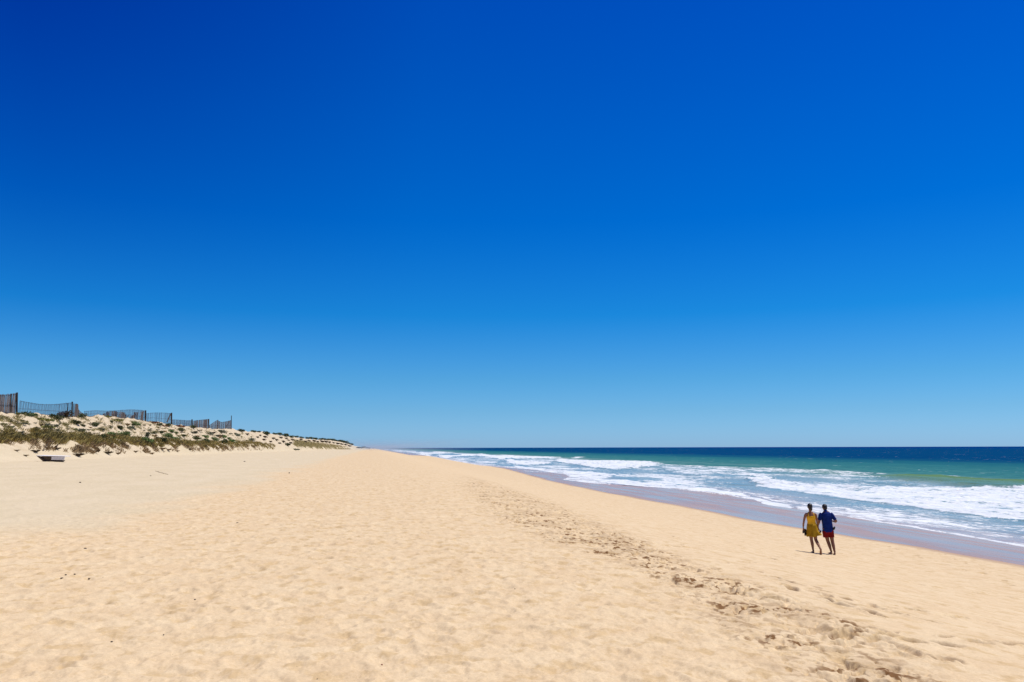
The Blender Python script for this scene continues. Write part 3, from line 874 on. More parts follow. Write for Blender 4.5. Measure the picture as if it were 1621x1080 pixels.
# ------------------------------------------------------------------ sand fences on the crest
M_SLAT = simple('weathered_slat', (.20, .165, .14), .9, .35, 3.)
M_SLATD = simple('grey_slat', (.13, .135, .155), .9, .3, 3.)
M_POST = simple('dark_post', (.060, .045, .035), .9, .3, 4.)
M_WIRE = simple('wire', (.06, .07, .09), .6, .1)
def fence(label, line, posts, braces=(), spacing=.14, sw=.035, mat=M_SLAT, lean=0.0, cat='fence', wire=True, jag=.03, mid=True, depth=0.0):
    """line: (u, v_top, v_bottom) down the crest; posts: (u, v_top, v_bottom, radius)"""
    L = []
    for u, vt, vb in line:
        t = on_x(u, vt, XC + .2)
        g = float(zbase(XC + .2, t.y))
        zb = on_x(u, vb, XC + .2).z
        L.append((t.y, t.z, min(zb, max(g - .1, zb - .6))))
    base = Vector((XC + .2, L[0][0], float(zbase(XC + .2, L[0][0]))))
    root = empty('sand_fence', base)
    tag(root, label, cat, 'sand fences along the dune crest')
    ys = np.array([a[0] for a in L]); zt = np.array([a[1] for a in L]); zb = np.array([a[2] for a in L])
    bm = bmesh.new()
    y = ys[0]
    k = 0
    wob = lambda y: .25 * math.sin(y * 1.3) * depth
    while y < ys[-1]:
        a, b = float(np.interp(y, ys, zb)), float(np.interp(y, ys, zt))
        if b > a + .1:
            x = XC + .2 + wob(y)
            bm_bar(bm, Vector((x, y, a)) - base, Vector((x + random.uniform(-.03, .03), y + lean * (b - a) + random.uniform(-.02, .02), b + random.uniform(-jag, jag))) - base, sw, .012)
        y += spacing * random.uniform(.9, 1.1); k += 1
    bm_obj('slat_panel', bm, mat, root)
    if wire:
        for f in ((.97, .45, .1) if mid else (.98,)):
            bm = bmesh.new()
            pts = []
            for y in np.linspace(ys[0], ys[-1], 22):
                a, b = float(np.interp(y, ys, zb)), float(np.interp(y, ys, zt))
                z = a + (b - a) * f
                pts.append(Vector((XC + .24 + wob(y), y + lean * (b - a) * f, z)) - base)
            for p, q in zip(pts, pts[1:]):
                bm_bar(bm, p, q, .022, None, 5)
            bm_obj('wire', bm, M_WIRE, root)
    for u, vt, vb, rad in posts:
        t, b = on_x(u, vt, XC + .3), on_x(u, vb, XC + .3)
        bm = bmesh.new()
        bm_bar(bm, b - base - Vector((0, 0, .5)), t - base, rad, None, 8)
        bm_obj('post', bm, M_POST, root)
    for (u0, v0, u1, v1, rad) in braces:
        bm = bmesh.new()
        bm_bar(bm, on_x(u0, v0, XC + .35) - base, on_x(u1, v1, XC + .35) - base, rad, None, 6)
        bm_obj('brace', bm, M_POST, root)
    return root
fence('tall slat fence ending in a thick dark post at the left edge', [(-60, 628, 656), (-30, 627, 655), (0, 625, 653), (15, 624, 656), (27, 622.5, 660)],
      [(27, 621.5, 662, .10), (18, 623.5, 656, .05)], spacing=.085, sw=.055, jag=.05, mat=M_SLAT)
fence('thin pale slat fence sagging between the tall post and a dark end post', [(30, 634, 652), (45, 637, 652), (60, 639.5, 653), (75, 640, 653), (90, 639.5, 655), (102, 638, 658), (114, 636.8, 661)],
      [(114.5, 636, 664, .09), (107, 638.5, 655, .05)], spacing=.21, sw=.030, mat=M_SLATD, lean=.15)
fence('curled grey net fence folding down to the right of the dark end post', [(116, 639, 662), (120, 640, 663), (125, 644, 663), (129, 650, 662), (133, 655, 661)], [(117, 639, 662, .05)], spacing=.075, sw=.05, mat=M_SLAT, wire=False, depth=1)
fence('long low net fence rising over a bare crest to a leaning panel', [(133, 651, 658), (150, 649.8, 658), (168, 650.5, 659), (180, 650, 661), (195, 649.0, 662), (210, 648.3, 664), (222, 649, 668), (230, 650.5, 671)],
      [(230.5, 649.7, 672, .12)], spacing=.30, sw=.035, mat=M_SLATD, lean=.1)
fence('collapsed grey panel of netting leaning against the long low net fence', [(166, 655, 659), (174, 650.5, 660), (188, 651.2, 661), (198, 655, 662), (206, 658, 664), (216, 653, 666), (226, 650.3, 669), (230, 650.6, 671)],
      [(214, 655, 668, .03)], spacing=.16, sw=.09, mat=M_SLAT, wire=False, jag=.08, depth=1)
fence('square blue grey net fence with a dark leaning brace by its right post', [(232, 654.5, 668), (240, 653.6, 668), (252, 653.2, 669), (262, 653.6, 670), (271, 654.3, 671)],
      [(271.5, 653.6, 673, .15)], [(264.5, 668, 270, 655.5, .11)], spacing=.40, sw=.055, mat=M_SLATD)
fence('low slack net fence between the braced post and a dark clump', [(273, 664.2, 670), (285, 664.8, 671), (296, 665.6, 673), (304, 665.4, 675)], [(304, 664, 678, .14)], spacing=.30, sw=.055, mat=M_SLATD)
fence('dense grey net fence sloping down to a square right end', [(305, 666.2, 676), (315, 665.0, 678), (324, 664.2, 680), (330, 663.6, 681)], [(330.5, 663.4, 681, .13)], spacing=.24, sw=.08, mat=M_SLAT)
fence('twisted last net fence folded in the middle beside a thin tall pole', [(331.5, 673, 675), (338, 668.5, 676), (344, 665, 676), (348, 667.5, 677), (352, 668.3, 677), (359, 667, 677), (366, 665.2, 678)],
      [(366.3, 658, 680, .10), (345, 664.5, 677, .05)], [(358, 677, 364, 666, .07)], spacing=.34, sw=.08, mat=M_SLAT)

# ------------------------------------------------------------------ broken box and pole at the dune foot
pb = ground_hit(81, 731)
box = empty('wooden_box', pb)
tag(box, 'half buried broken wooden box with one pale front board at the dune foot', 'wooden box')
M_BOARD = simple('pale_board', (.74, .72, .70), .8, .15, 6.)
M_DBOARD = simple('dark_board', (.085, .060, .040), .9, .4, 6.)
mpp = (pb - EYE).dot(fw) / FPX
ax = rt.copy(); ax.z = 0; ax.normalize(); ay = Vector((-ax.y, ax.x, 0))
fr = Matrix((ax, ay, Vector((0, 0, 1)))).transposed()
def bl(u, v, dep=0.0):
    return ax * ((u - 81) * mpp) + Vector((0, 0, (731 - v) * mpp)) + ay * dep
def board(name, pts, thick, mat):
    bm = bmesh.new()
    a = [bm.verts.new(p) for p in pts]; b = [bm.verts.new(p + thick) for p in pts]
    bm.faces.new(a); bm.faces.new(list(reversed(b)))
    for i in range(len(a)):
        j = (i + 1) % len(a)
        bm.faces.new((a[j], a[i], b[i], b[j]))
    bmesh.ops.recalc_face_normals(bm, faces=bm.faces)
    return bm_obj(name, bm, mat, box)
board('top_board', [bl(57, 721.2, -.02), bl(102, 722.3, -.02), bl(104, 722.0, .7), bl(60, 720.6, .7)], Vector((0, 0, -.05)), M_BOARD)
board('front_board', [bl(81, 723.2), bl(102, 723.2), bl(101, 728.6), bl(81, 728.2)], ay * .05, M_BOARD)
board('back_board', [bl(58, 722.5, .65), bl(93, 723.2, .65), bl(90, 733, .65), bl(66, 733, .65)], ay * .05, M_DBOARD)
board('left_post', [bl(57, 721.8, -.01), bl(61, 722, -.01), bl(72, 730.5, -.01), bl(68, 730.5, -.01)], ay * .07, M_DBOARD)
board('middle_post', [bl(78, 723.2, .02), bl(81, 723.2, .02), bl(81, 733, .02), bl(78, 733, .02)], ay * .09, M_DBOARD)
board('left_shade_panel', [bl(59, 722.6, .12), bl(78, 723.2, .12), bl(78, 732, .12), bl(70, 731, .12)], ay * .04, M_DBOARD)  # dark sheet added to stand for the shaded hollow of the open half
board('cross_board', [bl(66, 726, .25), bl(79, 726, .25), bl(79, 727.5, .25), bl(68, 727.5, .25)], ay * .04, M_DBOARD)
board('floor_board', [bl(68, 730.2, .02), bl(100, 731.3, -.08), bl(96, 729, .62), bl(66, 729, .62)], Vector((0, 0, -.04)), M_DBOARD)
pp_ = ground_hit(65, 714)
bm = bmesh.new(); q_ = on_x(76, 702.3, pp_.x)
bm_bar(bm, Vector((0, 0, -.2)), q_ - pp_, .035, None, 7)
o = bm_obj('leaning_pole', bm, M_POST); o.location = pp_
tag(o, 'thin dark pole leaning to the right out of the dune foot above the broken box', 'pole')

# ------------------------------------------------------------------ debris on the sand
M_DEB = simple('dark_debris', (.05, .032, .022), .8, .3, 30.)
M_DEBR = simple('rusty_debris', (.30, .12, .07), .8, .3, 30.)
def debris(u, v, wpx, label, hs=.5, mat=M_DEB, cat='debris', name='debris', group='dark scraps lying on the dry sand'):
    p = ground_hit(u, v)
    s = wpx * .78 / FPX * (p - EYE).dot(fw) * .5
    bm = bmesh.new()
    bmesh.ops.create_icosphere(bm, subdivisions=2, radius=1)
    r_ = random.Random(int(u * 7 + v))
    ph = [r_.uniform(0, 6) for _ in range(4)]
    for w_ in bm.verts:
        c = w_.co
        k = 1 + .28 * math.sin(3 * c.x + ph[0]) * math.cos(4 * c.y + ph[1]) + .18 * math.sin(7 * c.z + 5 * c.x + ph[2])
        w_.co = Vector((c.x * k * s, c.y * k * s * .7, c.z * k * s * hs))
    o = bm_obj(name, bm, mat, None, False)
    o.location = (p.x, p.y, float(zbase(p.x, p.y)) + s * hs * .35)
    o.rotation_euler = (0, 0, r_.uniform(0, 3))
    tag(o, label, cat, group)
for a in [(308.5, 951, 5, 'small dark heart shaped pebble alone on the tan sand at the lower left'),
          (134.5, 869.7, 8, 'dark brown flat scrap at the left where the pale sand meets the tan sand'),
          (375.6, 828.5, 5, 'dark scrap on the tan sand left of the middle of the photo'),
          (127, 764, 4, 'dark pebble on the pale sand right of and below the broken box'),
          (238.5, 753.8, 3.4, 'dark pebble beside the thin straw on the pale sand'),
          (387, 731, 4, 'dark driftwood crumb near the dune foot, left of the end of the grass band'),
          (458, 749, 3.6, 'dark crumb on the sand below the far dune'),
          (97.5, 917, 6, 'brown scrap in the line of scraps near the left edge'),
          (104, 911.5, 5, 'darker brown scrap just above the scraps at the left'),
          (118, 911, 5, 'brown crumb right of the darker scrap at the left'),
          (141, 917, 5, 'brown crumb at the right end of the line of scraps'),
          (163, 916, 4, 'light brown crumb right of the line of scraps'),
          (176.5, 1018, 6, 'dark scrap near the lower left corner of the photo'),
          (259, 1007.5, 3.5, 'tiny dark crumb right of the lower left scrap'),
          (586, 888.6, 3.5, 'tiny black pebble in the trodden sand at the centre'),
          (458, 896.3, 3.6, 'tiny black pebble left of the centre pebble'),
          (523, 918, 3.2, 'tiny black pebble below and between the two centre pebbles'),
          (815, 933, 3.2, 'tiny brown pebble right of the centre of the trodden sand'),
          (502, 1077, 3.4, 'upright dark crumb at the bottom edge of the photo'),
          (769, 1002, 2.8, 'tiny dark pebble in a footprint at the lower middle'),
          (548, 973, 3.0, 'dark crumb at the upper left of a loose cluster on the trodden sand'),
          (555, 977, 2.6, 'dark crumb at the right of a loose cluster on the trodden sand'),
          (920, 976, 4.2, 'dark pebble left of the broken berm')]:
    debris(*a)
debris(604.6, 1057, 5, 'small rust red scrap near the bottom of the photo', .5, M_DEBR)
pa, pb2 = ground_hit(246, 746.5), ground_hit(266, 752)
bm = bmesh.new()
bm_bar(bm, Vector((0, 0, .03)), pb2 - pa + Vector((0, 0, .03)), .012, None, 6)
o = bm_obj('stick', bm, simple('straw_stick', (.22, .16, .09))); o.location = pa
tag(o, 'long thin stick lying on the pale sand below the dune', 'stick')
#PART3
# ------------------------------------------------------------------ people
def tube(bm, pts, seg=14, cap=1.0):
    """closed tapered limb through (x, y, z, rx[, ry]) with rounded ends, elliptical sections"""
    P = [Vector(p[:3]) for p in pts]
    Rr = [(p[3], p[4] if len(p) > 4 else p[3]) for p in pts]
    dirs = []
    for i in range(len(P)):
        a = P[max(i - 1, 0)]; b = P[min(i + 1, len(P) - 1)]
        dirs.append((b - a).normalized())
    ex0 = Vector((1, 0, 0))
    rings = []
    def ring(c, d, r, k=1.0):
        e1 = (ex0 - d * ex0.dot(d))
        if e1.length < .2:
            e1 = Vector((0, 1, 0)) - d * d.y
        e1.normalize(); e2 = d.cross(e1)
        return [bm.verts.new(c + e1 * math.cos(t) * r[0] * k + e2 * math.sin(t) * r[1] * k) for t in [2 * math.pi * j / seg for j in range(seg)]]
    m0, m1 = min(Rr[0]), min(Rr[-1])
    rings.append(ring(P[0] - dirs[0] * m0 * .8 * cap, dirs[0], Rr[0], .5))
    rings.append(ring(P[0] - dirs[0] * m0 * .45 * cap, dirs[0], Rr[0], .85 + .1 * (cap < 1)))
    for p, d, r in zip(P, dirs, Rr):
        rings.append(ring(p, d, r))
    rings.append(ring(P[-1] + dirs[-1] * m1 * .45 * cap, dirs[-1], Rr[-1], .85 + .1 * (cap < 1)))
    rings.append(ring(P[-1] + dirs[-1] * m1 * .8 * cap, dirs[-1], Rr[-1], .5))
    for a, b in zip(rings, rings[1:]):
        for j in range(seg):
            k = (j + 1) % seg
            bm.faces.new((a[j], a[k], b[k], b[j]))
    bm.faces.new(list(reversed(rings[0]))); bm.faces.new(rings[-1])
def ball(bm, c, r, rot=None):
    m = Matrix.Translation(c) @ (rot.to_4x4() if rot else Matrix.Identity(4)) @ Matrix.Diagonal((*r, 1))
    bmesh.ops.create_icosphere(bm, subdivisions=3, radius=1, matrix=m)
def fuse(name, bm, mat, parent, voxel=.006, smooth=6):
    o = bm_obj(name, bm, mat, parent, True)
    m = o.modifiers.new('join', 'REMESH'); m.mode = 'VOXEL'; m.voxel_size = voxel; m.use_smooth_shade = True
    s_ = o.modifiers.new('soft', 'SMOOTH'); s_.factor = .5; s_.iterations = smooth
    return o
def hand(bm, wrist, dirv, side, curl=.5, s=1.0, palm_n=Vector((0, 1, 0))):
    """palm, four unequal fingers with two bends, thumb from the side of the palm"""
    d = dirv.normalized()
    n = (palm_n - d * palm_n.dot(d)).normalized()
    w_ = d.cross(n).normalized() * side
    tube(bm, [(*(wrist), .024 * s, .020 * s), (*(wrist + d * .04 * s), .034 * s, .016 * s), (*(wrist + d * .085 * s), .038 * s, .015 * s)])
    for k, (off, ln) in enumerate(((-.030, .060), (-.010, .072), (.010, .078), (.029, .070))):
        a = wrist + d * .088 * s + w_ * off * s
        b = a + (d * math.cos(curl * .6) + n * math.sin(curl * .6)) * ln * .45 * s
        c = b + (d * math.cos(curl * 1.6) + n * math.sin(curl * 1.6)) * ln * .32 * s
        e = c + (d * math.cos(curl * 2.4) + n * math.sin(curl * 2.4)) * ln * .26 * s
        tube(bm, [(*a, .0095 * s), (*b, .009 * s), (*c, .0085 * s), (*e, .0075 * s)], 8)
    a = wrist + d * .03 * s + w_ * .022 * s
    b = a + (w_ * .6 + d * .7 + n * .25).normalized() * .04 * s
    c = b + (w_ * .25 + d * .85 + n * .45).normalized() * .03 * s
    tube(bm, [(*a, .013 * s), (*b, .011 * s), (*c, .009 * s)], 8)
def foot(bm, ankle, dirv, s=1.0, up_=Vector((0, 0, 1))):
    """heel, arch, ball and five toes; dirv points to the toes"""
    d = dirv.normalized(); u_ = (up_ - d * up_.dot(d)).normalized(); w_ = d.cross(u_).normalized()
    tube(bm, [(*(ankle - d * .035 * s - u_ * .045 * s), .030 * s, .026 * s), (*(ankle + d * .04 * s - u_ * .038 * s), .034 * s, .032 * s), (*(ankle + d * .12 * s - u_ * .052 * s), .043 * s, .019 * s),
              (*(ankle + d * .155 * s - u_ * .056 * s), .042 * s, .014 * s)])
    for k in range(5):
        a = ankle + d * .16 * s - u_ * .058 * s + w_ * (k - 2) * .017 * s
        tube(bm, [(*a, .010 * s), (*(a + d * (.035 - .004 * k) * s), .008 * s)], 8)
def head(bm, c, s=1.0, fwd=Vector((0, 1, 0)), tilt=0.0):
    """skull, jaw, face with brow, nose, lips, eyes sockets, ears; faces +Y"""
    f = fwd.normalized(); r_ = f.cross(Vector((0, 0, 1))).normalized(); u_ = r_.cross(f)
    M = Matrix((r_, f, u_)).transposed()
    def P(x, y, z): return c + M @ Vector((x * s, y * s, z * s))
    ball(bm, P(0, -.012, .022), (.076 * s, .096 * s, .094 * s), M)
    tube(bm, [(*P(0, .025, .01), .062 * s, .060 * s), (*P(0, .034, -.05), .052 * s, .050 * s), (*P(0, .046, -.088), .030 * s, .028 * s)])
    tube(bm, [(*P(0, .088, .015), .010 * s), (*P(0, .104, -.020), .014 * s)], 8)
    tube(bm, [(*P(-.016, .082, -.052), .008 * s), (*P(.016, .082, -.052), .008 * s)], 8)
    for q in (-1, 1):
        tube(bm, [(*P(.012 * q, .086, .03), .008 * s), (*P(.045 * q, .072, .03), .009 * s)], 8)
        ball(bm, P(.031 * q, .076, .012), (.012 * s, .010 * s, .009 * s), M)
        ball(bm, P(.079 * q, -.008, -.002), (.010 * s, .020 * s, .032 * s), M)
M_SKIN = simple('tanned_skin', (.24, .105, .055), .5, .10, 8., .4)
M_SKIN2 = simple('darker_tanned_skin', (.20, .085, .045), .5, .10, 8., .4)
M_HAIR = simple('dark_hair', (.012, .009, .008), .5, .4, 60., .4)
def cloth(name, a, b_, scale=40., h=.4):
    m, nt, b = new_mat(name)
    n = N(nt)
    t = n.add('ShaderNodeTexCoord')
    f = n.noise(t.outputs['Object'], 7., 4, .6, .6)
    n.lk(n.mix(n.rng(f, .35, .65), a, b_), b.inputs['Base Color'])
    b.inputs['Roughness'].default_value = .85
    b.inputs['Specular IOR Level'].default_value = .15
    n.lk(n.bump(f, h, .03), b.inputs['Normal'])
    return m
M_TANK = cloth('yellow_tank', (.72, .40, .020), (.82, .49, .035))
M_SKIRT = cloth('mustard_skirt', (.30, .165, .006), (.40, .23, .010))
M_SHIRT = cloth('blue_shirt', (.002, .014, .12), (.005, .028, .19))
M_SHORTS = cloth('red_shorts', (.15, .005, .005), (.21, .009, .008))
M_SHOE = simple('dark_sandal', (.018, .014, .014), .7, .3, 40.)
def mpx(p):
    return (p - EYE).dot(fw) / FPX

def build_woman(pos, rz, s):
    t = empty('person', pos, rz)
    t.scale = (s, s, s)
    bm = bmesh.new()
    V = Vector
    # legs: left planted, right trailing with the heel lifted
    tube(bm, [(-.075, 0, .90, .092, .095), (-.062, .01, .72, .080, .082), (-.040, .02, .50, .056, .058), (-.036, .02, .45, .054, .056), (-.020, -.005, .32, .053, .056), (-.006, .0, .16, .036, .038), (.008, .02, .085, .032, .034)])
    foot(bm, V((.008, .02, .080)), V((-.05, 1, 0)))
    tube(bm, [(.085, 0, .90, .092, .095), (.085, -.01, .72, .080, .082), (.095, -.02, .50, .056, .058), (.100, -.04, .45, .054, .056), (.125, -.14, .36, .053, .056), (.155, -.26, .25, .036, .038), (.172, -.33, .185, .031, .033)])
    foot(bm, V((.172, -.33, .180)), V((.03, .40, -.92)), 1.0, V((0, .92, .40)))
    # torso
    tube(bm, [(.0, 0, .88, .165, .115), (-.002, 0, .96, .160, .108), (-.008, .0, 1.06, .128, .090), (-.012, .0, 1.14, .132, .094), (-.018, -.005, 1.26, .150, .100), (-.024, -.008, 1.335, .150, .082), (-.028, -.006, 1.375, .105, .065)], 20)
    tube(bm, [(-.028, -.008, 1.36, .058, .058), (-.032, .0, 1.44, .046, .048), (-.034, .008, 1.50, .046, .050)])
    head(bm, V((-.036, .012, 1.575)), 1.0, V((-.10, 1, -.10)))
    # arms
    tube(bm, [(-.165, -.01, 1.335, .050, .052), (-.205, -.012, 1.30, .046, .048), (-.245, -.015, 1.18, .038, .040), (-.272, -.02, 1.065, .034, .036), (-.282, .01, .99, .034, .036), (-.285, .03, .90, .026, .028), (-.284, .045, .83, .021, .024)])
    hand(bm, V((-.284, .047, .825)), V((.10, .12, -1)), -1, .95, 1, V((1, .3, 0)))
    tube(bm, [(.115, -.01, 1.335, .050, .052), (.150, -.012, 1.29, .045, .047), (.168, -.015, 1.18, .038, .040), (.180, -.02, 1.08, .034, .036), (.196, .0, 1.0, .034, .036), (.208, .02, .92, .026, .028), (.214, .03, .885, .021, .024)])
    hand(bm, V((.214, .032, .88)), V((.10, .10, -1)), 1, .9, 1, V((1, .2, 0)))
    fuse('body', bm, M_SKIN, t)
    # tank top with scooped back and two straps
    bm = bmesh.new()
    tube(bm, [(-.002, 0, .93, .172, .122), (-.004, 0, 1.00, .158, .110), (-.008, .0, 1.06, .140, .102), (-.012, .0, 1.14, .144, .106), (-.018, -.005, 1.22, .156, .110), (-.021, -.006, 1.27, .150, .104)], 24, .12)
    for q in (-1, 1):
        tube(bm, [(-.020 + .095 * q, -.088, 1.24, .022, .014), (-.024 + .090 * q, -.080, 1.32, .017, .012), (-.026 + .085 * q, -.045, 1.385, .016, .012), (-.026 + .085 * q, .03, 1.385, .016, .012), (-.022 + .09 * q, .088, 1.28, .02, .014)], 8)
    fuse('tank_top', bm, M_TANK, t, .007, 4)
    # wind-blown skirt
    bm = bmesh.new()
    rings = []
    seg = 48
    for i in range(13):
        f = i / 12
        z = .985 - .41 * f
        ring = []
        for j in range(seg):
            a = 2 * math.pi * j / seg
            r = .148 + .055 * f ** .8
            fold = 1 + .075 * f * math.sin(7 * a + 1.1) + .03 * f * math.sin(13 * a)
            x = math.cos(a) * r * fold * 1.05 + .015 * f
            y = math.sin(a) * (r * .78 + .02 * f) * fold
            fl = max(0, math.cos(a + .35)) ** 3 * max(0, f - .55) / .45
            x += .095 * fl; zz = z + .055 * fl + .012 * f * math.sin(5 * a)
            ring.append(bm.verts.new((x, y, zz)))
        rings.append(ring)
    for a_, b_ in zip(rings, rings[1:]):
        for j in range(seg):
            k = (j + 1) % seg
            bm.faces.new((a_[j], a_[k], b_[k], b_[j]))
    o = bm_obj('skirt', bm, M_SKIRT, t, True)
    m = o.modifiers.new('thick', 'SOLIDIFY'); m.thickness = .008
    # hair gathered low at the back
    bm = bmesh.new()
    ball(bm, V((-.038, -.010, 1.612)), (.088, .104, .098))
    ball(bm, V((-.030, -.055, 1.545)), (.066, .060, .075))
    tube(bm, [(-.022, -.095, 1.56, .030), (-.012, -.115, 1.52, .034), (-.006, -.105, 1.475, .022)])
    bmesh.ops.delete(bm, geom=[v for v in bm.verts if v.co.y > .062 and v.co.z < 1.63], context='VERTS')
    bmesh.ops.holes_fill(bm, edges=[e for e in bm.edges if e.is_boundary], sides=0)
    fuse('hair', bm, M_HAIR, t, .008, 3)
    return t
def build_man(pos, rz, s, tone=None):
    t = empty('person', pos, rz)
    t.scale = (s, s, s)
    bm = bmesh.new()
    V = Vector
    # scaled to 1.72 m; bowed head; weight on the left leg, right foot just behind
    tube(bm, [(-.080, 0, .90, .100, .105), (-.055, .02, .72, .086, .090), (-.005, .05, .50, .062, .064), (.005, .05, .45, .060, .062), (.040, .03, .32, .058, .064), (.080, .02, .15, .038, .042), (.098, .03, .09, .034, .037)])
    foot(bm, V((.098, .03, .085)), V((-.25, 1, 0)), 1.05)
    tube(bm, [(.095, 0, .90, .100, .105), (.110, -.01, .72, .086, .090), (.135, -.02, .50, .062, .064), (.140, -.03, .45, .060, .062), (.152, -.07, .32, .058, .064), (.168, -.12, .15, .038, .042), (.176, -.13, .10, .034, .037)])
    foot(bm, V((.176, -.13, .092)), V((.15, 1, -.12)), 1.05)
    tube(bm, [(.01, 0, .88, .170, .120), (.01, 0, .98, .165, .118), (.0, .0, 1.10, .158, .115), (-.008, .0, 1.22, .172, .122), (-.018, -.005, 1.34, .186, .122), (-.022, -.005, 1.42, .180, .100), (-.026, .0, 1.475, .110, .075)], 20)
    tube(bm, [(-.028, .0, 1.46, .066, .064), (-.034, .03, 1.53, .056, .058), (-.038, .05, 1.57, .056, .058)])
    head(bm, V((-.044, .070, 1.635)), 1.02, V((-.10, 1, -.38)))
    tube(bm, [(-.165, -.005, 1.40, .050, .054), (-.222, -.01, 1.365, .050, .054), (-.255, -.012, 1.27, .046, .048), (-.275, -.02, 1.15, .040, .042), (-.300, .0, 1.07, .038, .040), (-.325, .02, .98, .030, .032), (-.335, .03, .945, .024, .027)])
    hand(bm, V((-.336, .032, .940)), V((-.05, .05, -1)), -1, .9, 1.05, V((-1, .2, 0)))
    tube(bm, [(.125, -.005, 1.40, .050, .054), (.180, -.01, 1.365, .050, .054), (.245, -.03, 1.27, .046, .048), (.305, -.05, 1.165, .042, .044), (.300, .02, 1.14, .038, .040), (.262, .15, 1.14, .030, .032), (.245, .20, 1.145, .024, .027)])
    hand(bm, V((.243, .203, 1.145)), V((-.3, 1, .1)), 1, .8, 1.05, V((-1, 0, -.2)))
    fuse('body', bm, M_SKIN2, t)
    bm = bmesh.new()
    tube(bm, [(.016, 0, .79, .190, .140), (.012, 0, .88, .186, .138), (.008, 0, .98, .180, .134), (.0, .0, 1.10, .176, .132), (-.008, .0, 1.22, .186, .136), (-.018, -.005, 1.34, .198, .134), (-.022, -.005, 1.42, .190, .112), (-.026, .0, 1.475, .120, .086)], 24, .12)
    tube(bm, [(-.180, -.005, 1.425, .066, .070), (-.225, -.01, 1.375, .064, .068), (-.256, -.014, 1.26, .060, .064), (-.268, -.018, 1.20, .062, .066)], 16, .2)
    tube(bm, [(.135, -.005, 1.425, .066, .070), (.185, -.01, 1.375, .064, .068), (.238, -.03, 1.27, .060, .064), (.272, -.038, 1.22, .062, .066)], 16, .2)
    tube(bm, [(-.028, -.004, 1.475, .076, .074), (-.032, .010, 1.515, .070, .068)], 14)
    fuse('shirt', bm, M_SHIRT, t, .008, 4)
    bm = bmesh.new()
    tube(bm, [(.01, 0, .92, .178, .128), (.01, 0, .84, .182, .132), (.012, .0, .80, .180, .130)], 20)
    tube(bm, [(-.080, .0, .82, .108, .118), (-.070, .015, .72, .104, .112), (-.060, .022, .605, .102, .108)], 16, .2)
    tube(bm, [(.102, .0, .82, .108, .118), (.112, -.008, .72, .102, .110), (.120, -.012, .605, .098, .106)], 16, .2)
    fuse('shorts', bm, M_SHORTS, t, .008, 4)
    bm = bmesh.new()
    ball(bm, V((-.046, .050, 1.672)), (.090, .104, .092))
    ball(bm, V((-.040, -.005, 1.625)), (.074, .058, .068))
    bmesh.ops.delete(bm, geom=[v for v in bm.verts if v.co.y > .125 and v.co.z < 1.69], context='VERTS')
    bmesh.ops.holes_fill(bm, edges=[e for e in bm.edges if e.is_boundary], sides=0)
    fuse('hair', bm, M_HAIR, t, .008, 3)
    return t
pw = ground_hit(1287.5, 875.5)
def at_depth(u, dep):
    """ground point at forward distance dep seen under column u"""
    z = .95
    for _ in range(12):
        a = fw * dep + rt * ((u - 810.5) / FPX * dep)
        k = (z - EYE.z - a.z) / up.z
        p = EYE + a + up * k
        z = float(zbase(p.x, p.y))
    return p, 540 - k / dep * FPX
pm, vm = at_depth(1312, (pw - EYE).dot(fw) + .12)
HW, HM = 77.5 * mpx(pw), (vm - 799.8) * mpx(pm)
print('man foot v', vm)
print('people', tuple(pw), tuple(pm), 'heights', HW, HM)
rzp = -math.atan2(fw.x, fw.y) - R(8)
pw.z = float(zbase(pw.x, pw.y)) - .01; pm.z = float(zbase(pm.x, pm.y)) - .01
woman = build_woman(pw, rzp, HW / 1.705)
tag(woman, 'woman in a yellow tank top and mustard skirt walking away barefoot', 'person')
man = build_man(pm, rzp, HM / 1.745)
tag(man, 'man in blue short sleeved shirt and red shorts walking away', 'person')
# the two sandals hanging from her left hand
def sandal(off, rot, label):
    o = empty('sandal', woman.location)
    bm = bmesh.new()
    n_ = 20
    lo, hi = [], []
    for j in range(n_):
        a = 2 * math.pi * j / n_
        y = .125 * math.sin(a); x = (.040 + .010 * math.sin(a)) * math.cos(a)
        lo.append(bm.verts.new((x, y, -.012))); hi.append(bm.verts.new((x, y, .012)))
    bm.faces.new(hi); bm.faces.new(list(reversed(lo)))
    for j in range(n_):
        k = (j + 1) % n_
        bm.faces.new((lo[j], lo[k], hi[k], hi[j]))
    bm_obj('sole', bm, M_SHOE, o)
    bm = bmesh.new()
    for y0 in (.05, -.07):
        pts = [Vector((.045 * math.cos(a), y0 + .01 * math.sin(a), .012 + .045 * math.sin(a))) for a in [math.pi * i / 8 for i in range(9)]]
        for p, q in zip(pts, pts[1:]):
            bm_bar(bm, p, q, .010, None, 6)
    bm_obj('strap', bm, M_SHOE, o)
    M = Matrix.Translation(pw) @ Matrix.Rotation(rzp, 4, 'Z') @ Matrix.Scale(HW / 1.705, 4)
    o.matrix_world = M @ Matrix.Translation(off) @ Euler(rot).to_matrix().to_4x4()
    tag(o, label, 'sandal')
sandal((-.225, .05, .70), (R(78), R(20), R(35)), 'dark sandal nearest her leg, hanging lower from the left hand of the woman')
sandal((-.262, .06, .745), (R(40), R(35), R(-10)), 'dark sandal tucked higher in the left hand of the woman, tilted outwards')

